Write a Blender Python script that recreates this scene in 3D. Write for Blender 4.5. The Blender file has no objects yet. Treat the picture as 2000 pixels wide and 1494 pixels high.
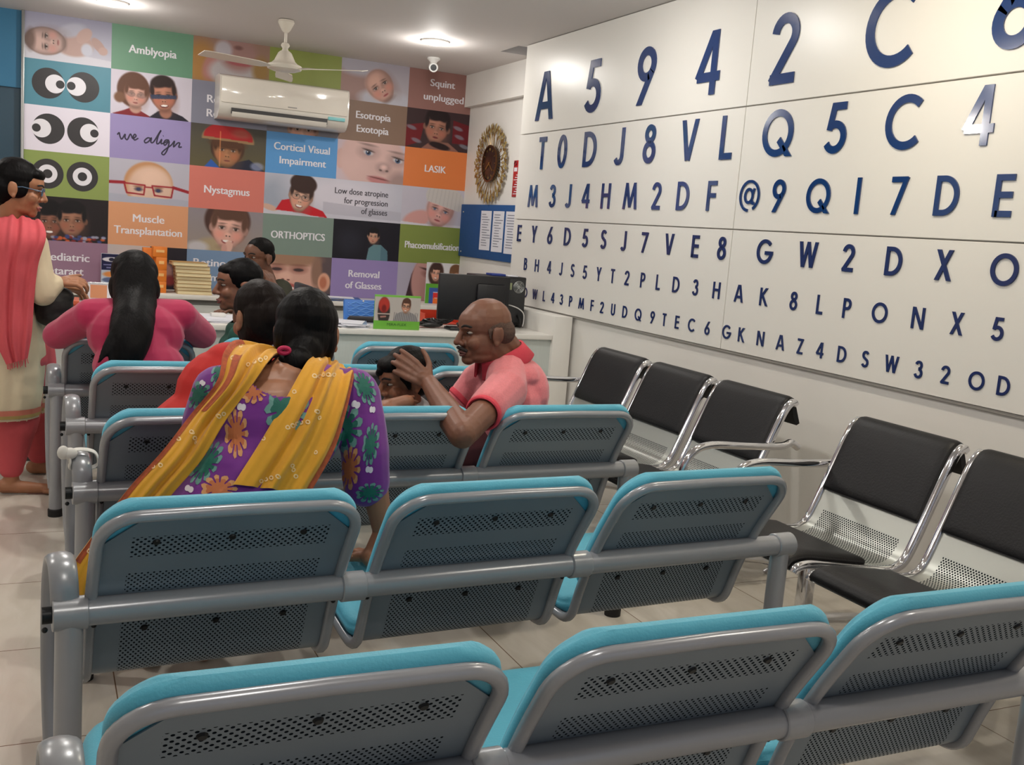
import bpy, bmesh, math, random
import numpy as np
from mathutils import Vector, Matrix, Quaternion
from mathutils.bvhtree import BVHTree

# ---------------------------------------------------------------- camera
SC = bpy.context.scene
COL = SC.collection
YAW, PITCH, ROLL, FPX = 0.44441131, -0.14470932, 0.07785731, 1987.46
CAMPOS = np.array([0.0, 0.0, 1.365])
def _axes():
    cy, sy, cp, sp, cr, sr = math.cos(YAW), math.sin(YAW), math.cos(PITCH), math.sin(PITCH), math.cos(ROLL), math.sin(ROLL)
    f = np.array([sy*cp, cy*cp, sp]); r0 = np.array([cy, -sy, 0.0]); u0 = np.cross(r0, f)
    return cr*r0 + sr*u0, -sr*r0 + cr*u0, f
CR, CU, CF = _axes()
cam_data = bpy.data.cameras.new('camera')
cam_data.sensor_width = 36.0
cam_data.lens = FPX / 2000.0 * 36.0
cam_data.clip_start = 0.05
cam = bpy.data.objects.new('camera', cam_data)
COL.objects.link(cam)
cam.matrix_world = Matrix(((CR[0], CU[0], -CF[0], CAMPOS[0]), (CR[1], CU[1], -CF[1], CAMPOS[1]), (CR[2], CU[2], -CF[2], CAMPOS[2]), (0, 0, 0, 1)))
SC.camera = cam

# ---------------------------------------------------------------- world, exposure
SC.view_settings.view_transform = 'Standard'
SC.view_settings.look = 'None'
SC.view_settings.gamma = 1.0
SC.view_settings.use_curve_mapping = False
SC.view_settings.exposure = -0.12
world = bpy.data.worlds.new('world')
SC.world = world
world.use_nodes = True
world.node_tree.nodes['Background'].inputs[0].default_value = (0.82, 0.88, 1.0, 1)
world.node_tree.nodes['Background'].inputs[1].default_value = 0.42
LAMP_W = 9.0           # power of one recessed downlight
random.seed(7)
RNG = np.random.RandomState(5)

def pt(px, py, Y):
    """point of the place seen at pixel (px,py) on the vertical plane y = Y"""
    d = CR*(px-1000)/FPX - CU*(py-747)/FPX + CF
    return CAMPOS + d*(Y-CAMPOS[1])/d[1]
def ptx(px, py, X):
    d = CR*(px-1000)/FPX - CU*(py-747)/FPX + CF
    return CAMPOS + d*(X-CAMPOS[0])/d[0]
def proj(p):
    d = np.asarray(p, float)-CAMPOS
    return 1000+FPX*d.dot(CR)/d.dot(CF), 747-FPX*d.dot(CU)/d.dot(CF)

# ---------------------------------------------------------------- materials
MATS = {}
def s2l(c):
    return c/12.92 if c <= 0.04045 else ((c+0.055)/1.055)**2.4
def rgb(r, g, b):
    return (s2l(r/255), s2l(g/255), s2l(b/255), 1.0)
def mat(name, col, rough=0.5, metal=0.0, spec=0.5, noise=0.0, nscale=20.0, bump=0.0, bscale=60.0, bstretch=(1, 1, 1), emit=0.0, coat=0.0, sheen=0.0, alpha=1.0, sss=0.0):
    if name in MATS: return MATS[name]
    m = bpy.data.materials.new(name); m.use_nodes = True
    nt = m.node_tree; b = nt.nodes['Principled BSDF']
    c = rgb(*col)
    b.inputs['Base Color'].default_value = c
    b.inputs['Roughness'].default_value = rough
    b.inputs['Metallic'].default_value = metal
    b.inputs['Specular IOR Level'].default_value = spec
    b.inputs['Coat Weight'].default_value = coat
    b.inputs['Sheen Weight'].default_value = sheen
    if sss:
        b.inputs['Subsurface Weight'].default_value = sss
        b.inputs['Subsurface Radius'].default_value = (0.012, 0.005, 0.003)
    if emit:
        b.inputs['Emission Color'].default_value = c
        b.inputs['Emission Strength'].default_value = emit
    tc = None
    if noise or bump:
        tc = nt.nodes.new('ShaderNodeTexCoord')
        mp = nt.nodes.new('ShaderNodeMapping'); mp.inputs['Scale'].default_value = bstretch
        nt.links.new(tc.outputs['Object'], mp.inputs['Vector'])
    if noise:
        n = nt.nodes.new('ShaderNodeTexNoise'); n.inputs['Scale'].default_value = nscale; n.inputs['Detail'].default_value = 4
        nt.links.new(mp.outputs['Vector'], n.inputs['Vector'])
        mr = nt.nodes.new('ShaderNodeMapRange'); mr.inputs['From Min'].default_value = 0.25; mr.inputs['From Max'].default_value = 0.75
        mr.inputs['To Min'].default_value = 1-noise; mr.inputs['To Max'].default_value = 1+noise
        nt.links.new(n.outputs['Fac'], mr.inputs['Value'])
        mx = nt.nodes.new('ShaderNodeVectorMath'); mx.operation = 'SCALE'; mx.inputs[0].default_value = c[:3]
        nt.links.new(mr.outputs['Result'], mx.inputs['Scale'])
        nt.links.new(mx.outputs['Vector'], b.inputs['Base Color'])
    if bump:
        n2 = nt.nodes.new('ShaderNodeTexNoise'); n2.inputs['Scale'].default_value = bscale; n2.inputs['Detail'].default_value = 3
        nt.links.new(mp.outputs['Vector'], n2.inputs['Vector'])
        bp = nt.nodes.new('ShaderNodeBump'); bp.inputs['Strength'].default_value = bump; bp.inputs['Distance'].default_value = 0.01
        nt.links.new(n2.outputs['Fac'], bp.inputs['Height'])
        nt.links.new(bp.outputs['Normal'], b.inputs['Normal'])
    MATS[name] = m
    return m
def vcol_mat(name, rough=0.5):
    """printed picture: colours stored on the mesh points"""
    if name in MATS: return MATS[name]
    m = bpy.data.materials.new(name); m.use_nodes = True
    nt = m.node_tree; b = nt.nodes['Principled BSDF']
    a = nt.nodes.new('ShaderNodeVertexColor'); a.layer_name = 'print'
    nt.links.new(a.outputs['Color'], b.inputs['Base Color'])
    b.inputs['Roughness'].default_value = rough
    b.inputs['Specular IOR Level'].default_value = 0.25
    MATS[name] = m
    return m

# ---------------------------------------------------------------- mesh building
def nrm(v):
    v = np.asarray(v, float); l = np.linalg.norm(v)
    return v/l if l > 1e-12 else v
def frame_of(d):
    d = nrm(d); a = np.array([0, 0, 1.0]) if abs(d[2]) < 0.9 else np.array([1.0, 0, 0])
    x = nrm(np.cross(a, d)); return x, np.cross(d, x), d
ROOTM = {}
class MB:
    def __init__(s): s.V = []; s.F = []; s.M = []; s.UV = {}; s.n = 0
    def add(s, V, F, mi=0, uv=None):
        V = np.asarray(V, float).reshape(-1, 3)
        s.V.append(V)
        for k, f in enumerate(F):
            if uv is not None: s.UV[len(s.F)] = [uv[i] for i in f]
            s.F.append([i+s.n for i in f]); s.M.append(mi)
        s.n += len(V); return s
    def box(s, lo, hi, mi=0, bev=0.0, R=None, c=None, seg=2):
        lo = np.array(lo, float); hi = np.array(hi, float)
        bm = bmesh.new(); bmesh.ops.create_cube(bm, size=1.0)
        for v in bm.verts: v.co = Vector([(lo[i]+hi[i])/2 + v.co[i]*(hi[i]-lo[i]) for i in range(3)])
        if bev > 0:
            bev = min(bev, 0.49*float(np.min(np.abs(hi-lo))))
            bmesh.ops.bevel(bm, geom=bm.edges[:], offset=bev, segments=seg, affect='EDGES', profile=0.5)
        bm.verts.index_update()
        V = np.array([v.co[:] for v in bm.verts]); F = [[v.index for v in f.verts] for f in bm.faces]
        bm.free()
        if R is not None:
            c = (lo+hi)/2 if c is None else np.array(c, float)
            V = (V-c) @ np.array(R).T + c
        return s.add(V, F, mi)
    def tube(s, pts, r, n=10, closed=False, mi=0, flat=None, up=None, caps=True):
        """sweep of an (elliptic) section along pts; r a number or list; flat=(a,b) half widths along up-side axis"""
        P = np.asarray(pts, float); m = len(P)
        rr = np.full(m, r, float) if np.isscalar(r) else np.asarray(r, float)
        T = np.zeros_like(P)
        for i in range(m):
            a = P[(i-1) % m] if (closed or i > 0) else P[i]; b = P[(i+1) % m] if (closed or i < m-1) else P[i]
            T[i] = nrm(b-a)
        if up is None:
            x, y, _ = frame_of(T[0])
        else:
            x = nrm(np.cross(up, T[0])); y = np.cross(T[0], x)
        rings = []
        for i in range(m):
            if up is not None:
                x = nrm(np.cross(up, T[i])); y = np.cross(T[i], x)
            elif i > 0:
                x = nrm(x - T[i]*x.dot(T[i])); y = np.cross(T[i], x)
            ang = np.arange(n)*2*np.pi/n
            fa, fb = flat if flat else (1, 1)
            rings.append(P[i] + rr[i]*(np.cos(ang)[:, None]*x*fa + np.sin(ang)[:, None]*y*fb))
        V = np.concatenate(rings); F = []
        for i in range(m if closed else m-1):
            j = (i+1) % m
            for k in range(n): F.append([i*n+k, i*n+(k+1) % n, j*n+(k+1) % n, j*n+k])
        if caps and not closed:
            F.append(list(range(n))[::-1]); F.append([(m-1)*n+k for k in range(n)])
        return s.add(V, F, mi)
    def cyl(s, p0, p1, r0, r1=None, n=16, mi=0, caps=True):
        r1 = r0 if r1 is None else r1
        return s.tube([p0, p1], [r0, r1], n=n, mi=mi, caps=caps)
    def sphere(s, c, r, R=None, n=16, m=10, mi=0):
        r = np.array([r]*3 if np.isscalar(r) else r, float); V = [[0, 0, 1]]
        for i in range(1, m):
            t = math.pi*i/m
            for k in range(n): V.append([math.sin(t)*math.cos(2*math.pi*k/n), math.sin(t)*math.sin(2*math.pi*k/n), math.cos(t)])
        V.append([0, 0, -1]); V = np.array(V)*r
        if R is not None: V = V @ np.array(R).T
        V = V + np.asarray(c, float); F = []
        for k in range(n): F.append([0, 1+k, 1+(k+1) % n])
        for i in range(m-2):
            for k in range(n): F.append([1+i*n+k, 1+(i+1)*n+k, 1+(i+1)*n+(k+1) % n, 1+i*n+(k+1) % n])
        L = len(V)-1
        for k in range(n): F.append([L, 1+(m-2)*n+(k+1) % n, 1+(m-2)*n+k])
        return s.add(V, F, mi)
    def capsule(s, p0, r0, p1, r1, n=14, mi=0):
        p0 = np.asarray(p0, float); p1 = np.asarray(p1, float); d = p1-p0; L = np.linalg.norm(d)
        if L < 1e-6: return s.sphere(p0, max(r0, r1), mi=mi)
        x, y, z = frame_of(d); pr = []
        for t in np.linspace(-np.pi/2, 0, 5)[:-1]: pr.append((r0*math.sin(t), r0*math.cos(t)))
        pr += [(0, r0), (L*0.5, (r0+r1)/2), (L, r1)]
        for t in np.linspace(0, np.pi/2, 5)[1:]: pr.append((L+r1*math.sin(t), r1*math.cos(t)))
        pr[0] = (pr[0][0], 1e-4); pr[-1] = (pr[-1][0], 1e-4)
        ang = np.arange(n)*2*np.pi/n
        V = np.concatenate([p0 + z*h + (np.cos(ang)[:, None]*x+np.sin(ang)[:, None]*y)*r for h, r in pr]); F = []
        for i in range(len(pr)-1):
            for k in range(n): F.append([i*n+k, i*n+(k+1) % n, (i+1)*n+(k+1) % n, (i+1)*n+k])
        F.append(list(range(n))[::-1]); F.append([(len(pr)-1)*n+k for k in range(n)])
        return s.add(V, F, mi)
    def lathe(s, prof, c=(0, 0, 0), R=None, n=32, mi=0):
        c = np.asarray(c, float); m = len(prof); V = []
        for r, z in prof:
            for k in range(n): V.append([max(r, 1e-5)*math.cos(2*math.pi*k/n), max(r, 1e-5)*math.sin(2*math.pi*k/n), z])
        V = np.array(V)
        if R is not None: V = V @ np.array(R).T
        F = []
        for i in range(m-1):
            for k in range(n): F.append([i*n+k, i*n+(k+1) % n, (i+1)*n+(k+1) % n, (i+1)*n+k])
        if prof[0][0] < 1e-3: F.append(list(range(n))[::-1])
        if prof[-1][0] < 1e-3: F.append([(m-1)*n+k for k in range(n)])
        return s.add(V+c, F, mi)
    def prism(s, poly, z0, z1, O=(0, 0, 0), X=(1, 0, 0), Y=(0, 1, 0), Z=(0, 0, 1), mi=0):
        O, X, Y, Z = [np.asarray(a, float) for a in (O, X, Y, Z)]; n = len(poly)
        V = [O+X*p[0]+Y*p[1]+Z*z0 for p in poly] + [O+X*p[0]+Y*p[1]+Z*z1 for p in poly]
        F = [list(range(n))[::-1], [n+i for i in range(n)]]+[[i, (i+1) % n, n+(i+1) % n, n+i] for i in range(n)]
        return s.add(V, F, mi)
    def build(s, name, mats, parent=None, world=True, smooth=35, label=None):
        me = bpy.data.meshes.new(name)
        V = np.concatenate(s.V) if s.V else np.zeros((0, 3))
        root = parent
        while root is not None and root.parent is not None: root = root.parent
        if root is not None and world:
            Mi = np.array(ROOTM[root.name].inverted()); V = V @ Mi[:3, :3].T + Mi[:3, 3]
        me.from_pydata(V.tolist(), [], s.F)
        mats = mats if isinstance(mats, (list, tuple)) else [mats]
        for m in mats: me.materials.append(m)
        if len(mats) > 1: me.polygons.foreach_set('material_index', s.M)
        if s.UV:
            uvl = me.uv_layers.new(name='sheet'); k = 0
            for i, f in enumerate(s.F):
                for j in range(len(f)):
                    if i in s.UV: uvl.data[k].uv = s.UV[i][j]
                    k += 1
        me.update()
        fix_normals(me)
        o = bpy.data.objects.new(name, me); COL.objects.link(o)
        if parent is not None: o.parent = parent
        if smooth: me.shade_smooth(); me.set_sharp_from_angle(angle=math.radians(smooth))
        if label: o['label'] = label
        return o
NOFIX = [False]
def fix_normals(me):
    if NOFIX[0]: return
    bm = bmesh.new(); bm.from_mesh(me); bmesh.ops.recalc_face_normals(bm, faces=bm.faces[:]); bm.to_mesh(me); bm.free()
def thing(name, label, cat, loc=(0, 0, 0), rz=0.0, group=None):
    o = bpy.data.objects.new(name, None); COL.objects.link(o)
    o.empty_display_size = 0.1
    o.location = [float(a) for a in loc]; o.rotation_euler = (0, 0, rz)
    ROOTM[o.name] = Matrix.Translation(Vector([float(a) for a in loc])) @ Matrix.Rotation(rz, 4, 'Z')
    o['label'] = label; o['category'] = cat
    if group: o['group'] = group
    return o
def tag(o, label, cat, group=None):
    o['label'] = label; o['category'] = cat
    if group: o['group'] = group
    return o
def struct(o, label=None):
    o['kind'] = 'structure'
    if label: o['label'] = label
    return o
def dup(root, loc, rz, label, group=None):
    r = root.copy(); COL.objects.link(r); r.location = [float(a) for a in loc]; r.rotation_euler = (0, 0, rz); r['label'] = label
    if group: r['group'] = group
    ROOTM[r.name] = Matrix.Translation(Vector([float(a) for a in loc])) @ Matrix.Rotation(rz, 4, 'Z')
    for ch in list(root.children):
        c = ch.copy(); COL.objects.link(c); c.parent = r
        for g in list(ch.children):
            d = g.copy(); COL.objects.link(d); d.parent = c
    return r
def smooth_path(pts, k=6, closed=False):
    P = np.asarray(pts, float); n = len(P); out = []
    rng = range(n if closed else n-1)
    for i in rng:
        p1, p2 = P[i], P[(i+1) % n]
        p0 = P[(i-1) % n] if (closed or i > 0) else 2*p1-p2
        p3 = P[(i+2) % n] if (closed or i < n-2) else 2*p2-p1
        for t in np.arange(k)/k:
            out.append(0.5*((2*p1)+(-p0+p2)*t+(2*p0-5*p1+4*p2-p3)*t*t+(-p0+3*p1-3*p2+p3)*t**3))
    if not closed: out.append(P[-1])
    return np.array(out)
def round_corners(pts, r, k=5):
    """polyline with its inner corners rounded"""
    P = [np.asarray(p, float) for p in pts]; out = [P[0]]
    for i in range(1, len(P)-1):
        a, b, c = P[i-1], P[i], P[i+1]
        d0, d1 = np.linalg.norm(a-b), np.linalg.norm(c-b); q = min(r, 0.49*d0, 0.49*d1)
        s0, s1 = b+(a-b)/d0*q, b+(c-b)/d1*q
        for t in np.linspace(0, 1, k+1): out.append((1-t)**2*s0+2*t*(1-t)*b+t*t*s1)
    out.append(P[-1]); return np.array(out)

# ---------------------------------------------------------------- flat lettering
_TXT = {}
def text_poly(body, bold=0.0):
    """2-D triangles of a line of lettering, height of a capital about 0.7"""
    key = (body, bold)
    if key in _TXT: return _TXT[key]
    cu = bpy.data.curves.new('lettering', 'FONT'); cu.body = body; cu.resolution_u = 4; cu.offset = bold
    ob = bpy.data.objects.new('lettering', cu); COL.objects.link(ob)
    dg = bpy.context.evaluated_depsgraph_get(); dg.update()
    me = bpy.data.meshes.new_from_object(ob.evaluated_get(dg))
    V = np.array([v.co[:2] for v in me.vertices]); F = [list(p.vertices) for p in me.polygons]
    bpy.data.objects.remove(ob); bpy.data.curves.remove(cu); bpy.data.meshes.remove(me)
    _TXT[key] = (V, F); return V, F
def add_text(mb, body, O, X, Y, width=None, height=None, N=None, lift=0.0008, mi=0, bold=0.0, align='c', squeeze=None, heavy=0.0):
    """lettering laid flat: O centre of the line, X along, Y up; width or cap height in metres"""
    V, F = text_poly(body, bold)
    O, X, Y = np.asarray(O, float), np.asarray(X, float), np.asarray(Y, float)
    N = np.cross(X, Y) if N is None else np.asarray(N, float)
    lo, hi = V.min(0), V.max(0); capmid = 0.35
    sx = width/(hi[0]-lo[0]) if width else height/0.72
    sy = height/0.72 if height else sx
    if squeeze: sy = sx*squeeze
    x = (V[:, 0]-(lo[0]+hi[0])/2)*sx; y = (V[:, 1]-capmid)*sy
    if align == 'r': x = (V[:, 0]-hi[0])*sx
    if align == 'l': x = (V[:, 0]-lo[0])*sx
    for k, dx in enumerate((0, -heavy, heavy, -heavy/2, heavy/2) if heavy else (0,)):
        mb.add(O + (x+dx)[:, None]*X + y[:, None]*Y + N*(lift+0.00004*k), F, mi)

# ---------------------------------------------------------------- soft bodies
def fuse(mb, voxel, smooth=4, factor=0.5):
    """turns overlapping closed shapes into ONE continuous skin; returns (V, F)"""
    me = bpy.data.meshes.new('fuse'); me.from_pydata(np.concatenate(mb.V).tolist(), [], mb.F); me.update()
    fix_normals(me)
    ob = bpy.data.objects.new('fuse', me); COL.objects.link(ob)
    m = ob.modifiers.new('r', 'REMESH'); m.mode = 'VOXEL'; m.voxel_size = voxel; m.use_smooth_shade = True
    if smooth:
        q = ob.modifiers.new('s', 'SMOOTH'); q.iterations = smooth; q.factor = factor
    dg = bpy.context.evaluated_depsgraph_get(); dg.update()
    e = bpy.data.meshes.new_from_object(ob.evaluated_get(dg))
    V = np.empty(len(e.vertices)*3); e.vertices.foreach_get('co', V); V = V.reshape(-1, 3)
    F = [list(p.vertices) for p in e.polygons]
    bpy.data.objects.remove(ob); bpy.data.meshes.remove(me); bpy.data.meshes.remove(e)
    return V, F
def soft(name, mb, voxel, m, parent=None, smooth=4, label=None, warp=None):
    V, F = fuse(mb, voxel, smooth)
    if warp is not None: V = warp(V)
    b = MB(); b.add(V, F)
    NOFIX[0] = True
    o = b.build(name, m, parent, smooth=180, label=label)
    NOFIX[0] = False
    return o
def wrinkle(amp, k, seed=0):
    """shallow cloth folds: a sum of a few sine waves along slanted directions"""
    r = np.random.RandomState(seed); D = r.normal(size=(7, 3)); D /= np.linalg.norm(D, axis=1)[:, None]
    ph = r.uniform(0, 6.28, 7); kk = k*r.uniform(0.6, 1.6, 7)
    def w(V):
        g = np.zeros(len(V))
        for d, p, q in zip(D, ph, kk): g += np.sin(V@d*q + p + 2*np.sin(V@np.roll(d, 1)*q*0.5))
        c = V.mean(0); n = V-c; n[:, 2] *= 0.25; n /= np.linalg.norm(n, axis=1)[:, None]+1e-9
        return V + n*(g/7*amp)[:, None]
    return w
def sheet(name, rows, m, parent, thick=0.004, pleats=5, amp=0.006, k=8, nu=40, toward=None, label=None, seed=0, skew=0.6):
    """a draped cloth: rows of (left point, right point), smooth along, pleated across, with thickness"""
    L = smooth_path([r[0] for r in rows], k); Rr = smooth_path([r[1] for r in rows], k)
    A = smooth_path([[r[2] if len(r) > 2 else 0.0, 0, 0] for r in rows], k)[:, 0]
    n = len(L); toward = CAMPOS if toward is None else np.asarray(toward, float)
    rs = np.random.RandomState(seed); ph = rs.uniform(0, 6.28)
    G = np.zeros((n, nu, 3)); Nn = np.zeros((n, nu, 3))
    u = np.linspace(0, 1, nu)
    for i in range(n):
        t = i/(n-1); a = nrm(Rr[i]-L[i]); d = nrm((L[min(i+1, n-1)]-L[max(i-1, 0)])+(Rr[min(i+1, n-1)]-Rr[max(i-1, 0)]))
        nn = nrm(np.cross(a, d)); c = (L[i]+Rr[i])/2
        if nn.dot(toward-c) < 0: nn = -nn
        w = np.sin(u*pleats*2*np.pi + ph + skew*t*4) * 0.7 + 0.5*np.sin(u*pleats*3.3*np.pi+1.3*ph+t*3)
        env = np.sin(np.pi*np.clip(u, 0.02, 0.98))**0.4
        G[i] = L[i]*(1-u)[:, None] + Rr[i]*u[:, None] + nn*((w*amp)*env + A[i]*4*u*(1-u))[:, None]
        Nn[i] = nn
    F = []; V = np.concatenate([G.reshape(-1, 3)+Nn.reshape(-1, 3)*thick/2, G.reshape(-1, 3)-Nn.reshape(-1, 3)*thick/2]); q = n*nu
    for i in range(n-1):
        for j in range(nu-1):
            a, b, c, d = i*nu+j, i*nu+j+1, (i+1)*nu+j+1, (i+1)*nu+j
            F.append([a, b, c, d]); F.append([q+d, q+c, q+b, q+a])
    for i in range(n-1):
        for j in (0, nu-1):
            F.append([i*nu+j, (i+1)*nu+j, q+(i+1)*nu+j, q+i*nu+j])
    for j in range(nu-1):
        for i in (0, n-1):
            F.append([i*nu+j, i*nu+j+1, q+i*nu+j+1, q+i*nu+j])
    b = MB(); b.add(V, F)
    o = b.build(name, m, parent, smooth=60, label=label)
    return o, G, Nn
# ================================================================ ROOM
ZC = 2.67           # ceiling
YM = 8.372          # printed back wall
XB = 3.095          # front of the letter panels
XW = 3.115          # right wall
XK = 3.385          # clock wall behind the step
M_wall = mat('white_wall_paint', (226, 223, 218), 0.55, noise=0.02, nscale=3)
M_ceil = mat('ceiling_paint', (212, 206, 203), 0.7)
M_lam = mat('white_laminate', (229, 226, 220), 0.32, spec=0.4)
M_grey = mat('pale_grey_laminate', (196, 202, 198), 0.35, noise=0.03, nscale=9, bstretch=(6, 6, 0.6))
M_dark = mat('black_plastic', (22, 22, 24), 0.35)
M_slot_shade = mat('slot_shade', (30, 28, 26), 0.8)
M_teal = mat('teal_wall_paint', (34, 104, 140), 0.45)
M_tealdoor = mat('dark_teal_door', (30, 62, 80), 0.4)
M_chrome = mat('polished_chrome', (215, 215, 218), 0.08, metal=1.0)
M_silver = mat('brushed_silver', (170, 172, 170), 0.32, metal=0.85)

def floor_material():
    m = bpy.data.materials.new('glazed_floor_tiles'); m.use_nodes = True
    nt = m.node_tree; b = nt.nodes['Principled BSDF']; L = nt.links.new
    g = nt.nodes.new('ShaderNodeNewGeometry'); sp = nt.nodes.new('ShaderNodeSeparateXYZ'); L(g.outputs['Position'], sp.inputs[0])
    def line(out, off):
        a = nt.nodes.new('ShaderNodeMath'); a.operation = 'ADD'; a.inputs[1].default_value = off; L(out, a.inputs[0])
        d = nt.nodes.new('ShaderNodeMath'); d.operation = 'DIVIDE'; d.inputs[1].default_value = 0.6; L(a.outputs[0], d.inputs[0])
        f = nt.nodes.new('ShaderNodeMath'); f.operation = 'FRACT'; L(d.outputs[0], f.inputs[0])
        c = nt.nodes.new('ShaderNodeMath'); c.operation = 'LESS_THAN'; c.inputs[1].default_value = 0.006; L(f.outputs[0], c.inputs[0])
        fl = nt.nodes.new('ShaderNodeMath'); fl.operation = 'FLOOR'; L(d.outputs[0], fl.inputs[0])
        return c.outputs[0], fl.outputs[0]
    lx, ix = line(sp.outputs[0], 6.0-2.02+0.002); ly, iy = line(sp.outputs[1], 6.0-2.664+0.002)
    mx = nt.nodes.new('ShaderNodeMath'); mx.operation = 'MAXIMUM'; L(lx, mx.inputs[0]); L(ly, mx.inputs[1])
    cm = nt.nodes.new('ShaderNodeCombineXYZ'); L(ix, cm.inputs[0]); L(iy, cm.inputs[1])
    wn = nt.nodes.new('ShaderNodeTexWhiteNoise'); L(cm.outputs[0], wn.inputs['Vector'])
    ad = nt.nodes.new('ShaderNodeVectorMath'); ad.operation = 'MULTIPLY_ADD'; L(wn.outputs['Color'], ad.inputs[0]); ad.inputs[1].default_value = (9, 9, 9); L(g.outputs['Position'], ad.inputs[2])
    mp = nt.nodes.new('ShaderNodeMapping'); mp.inputs['Scale'].default_value = (5.0, 1.2, 1); L(ad.outputs[0], mp.inputs[0])
    n = nt.nodes.new('ShaderNodeTexNoise'); n.inputs['Scale'].default_value = 2.2; n.inputs['Detail'].default_value = 6; n.inputs['Distortion'].default_value = 1.2; L(mp.outputs[0], n.inputs['Vector'])
    cr = nt.nodes.new('ShaderNodeValToRGB'); L(n.outputs['Fac'], cr.inputs[0])
    cr.color_ramp.elements[0].position = 0.3; cr.color_ramp.elements[0].color = rgb(202, 194, 181)
    cr.color_ramp.elements[1].position = 0.7; cr.color_ramp.elements[1].color = rgb(216, 209, 198)
    mi = nt.nodes.new('ShaderNodeMix'); mi.data_type = 'RGBA'; L(mx.outputs[0], mi.inputs['Factor']); L(cr.outputs[0], mi.inputs['A']); mi.inputs['B'].default_value = rgb(120, 96, 74)
    L(mi.outputs['Result'], b.inputs['Base Color']); b.inputs['Roughness'].default_value = 0.16; b.inputs['Specular IOR Level'].default_value = 0.45
    return m
struct(MB().box((-2.6, -2.6, -0.1), (3.6, 8.6, 0.0)).build('floor', floor_material(), smooth=0), 'beige glazed floor tiles')
c = MB()
c.box((-2.6, -2.6, ZC), (3.06, 8.6, ZC+0.12)); c.box((3.06, -2.6, ZC), (3.6, 6.745, ZC+0.12)); c.box((3.06, 7.06, ZC), (3.6, 8.6, ZC+0.12))
c.box((3.0, 6.7, ZC+0.2), (3.6, 7.1, ZC+0.22), mi=1)  # cap over the slot, coloured near black for the shade inside it
struct(c.build('ceiling', [M_ceil, M_slot_shade], smooth=0), 'plain off white ceiling')
struct(MB().box((-0.085, YM, 0), (3.6, 8.6, ZC)).build('wall_back', M_wall, smooth=0))
w = MB(); w.box((-2.6, 8.40, 2.13), (-0.085, 8.6, ZC)); w.box((-2.6, 8.40, 0), (-1.2, 8.6, 2.13))
struct(w.build('wall_back_left', M_teal, smooth=0), 'teal wall above a dark door')
struct(MB().box((-1.2, 8.42, 0), (-0.10, 8.46, 2.13)).build('door_1', M_tealdoor, smooth=0), 'dark teal door at the far left')
struct(MB().box((-0.10, 8.345, 0), (-0.079, 8.42, ZC), bev=0.004).build('trim_1', mat('brushed_trim', (150, 150, 148), 0.35, metal=0.6)), 'thin metal strip edging the printed wall')
struct(MB().box((XW, -2.6, 0), (3.6, 6.69, ZC)).build('wall_right', M_wall, smooth=0), 'white wall behind the letter panels')
struct(MB().box((XK, 6.69, 0), (3.6, YM, ZC)).build('wall_right_recess', M_wall, smooth=0), 'recessed white wall carrying the clock')
struct(MB().box((3.33, 6.69, 2.405), (XK, YM, ZC)).build('trim_2', M_wall, smooth=0), 'white beam along the top of the recessed wall')
struct(MB().box((-2.7, -2.6, 0), (-2.6, 8.6, ZC)).build('wall_left', M_wall, smooth=0))
struct(MB().box((XB+0.004, -2.6, 0.868), (XW, 6.675, 0.878)).build('trim_3', mat('grey_strip', (150, 146, 140), 0.5), smooth=0), 'grey strip under the letter panels')  # thin grey lip set back below the panels

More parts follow.
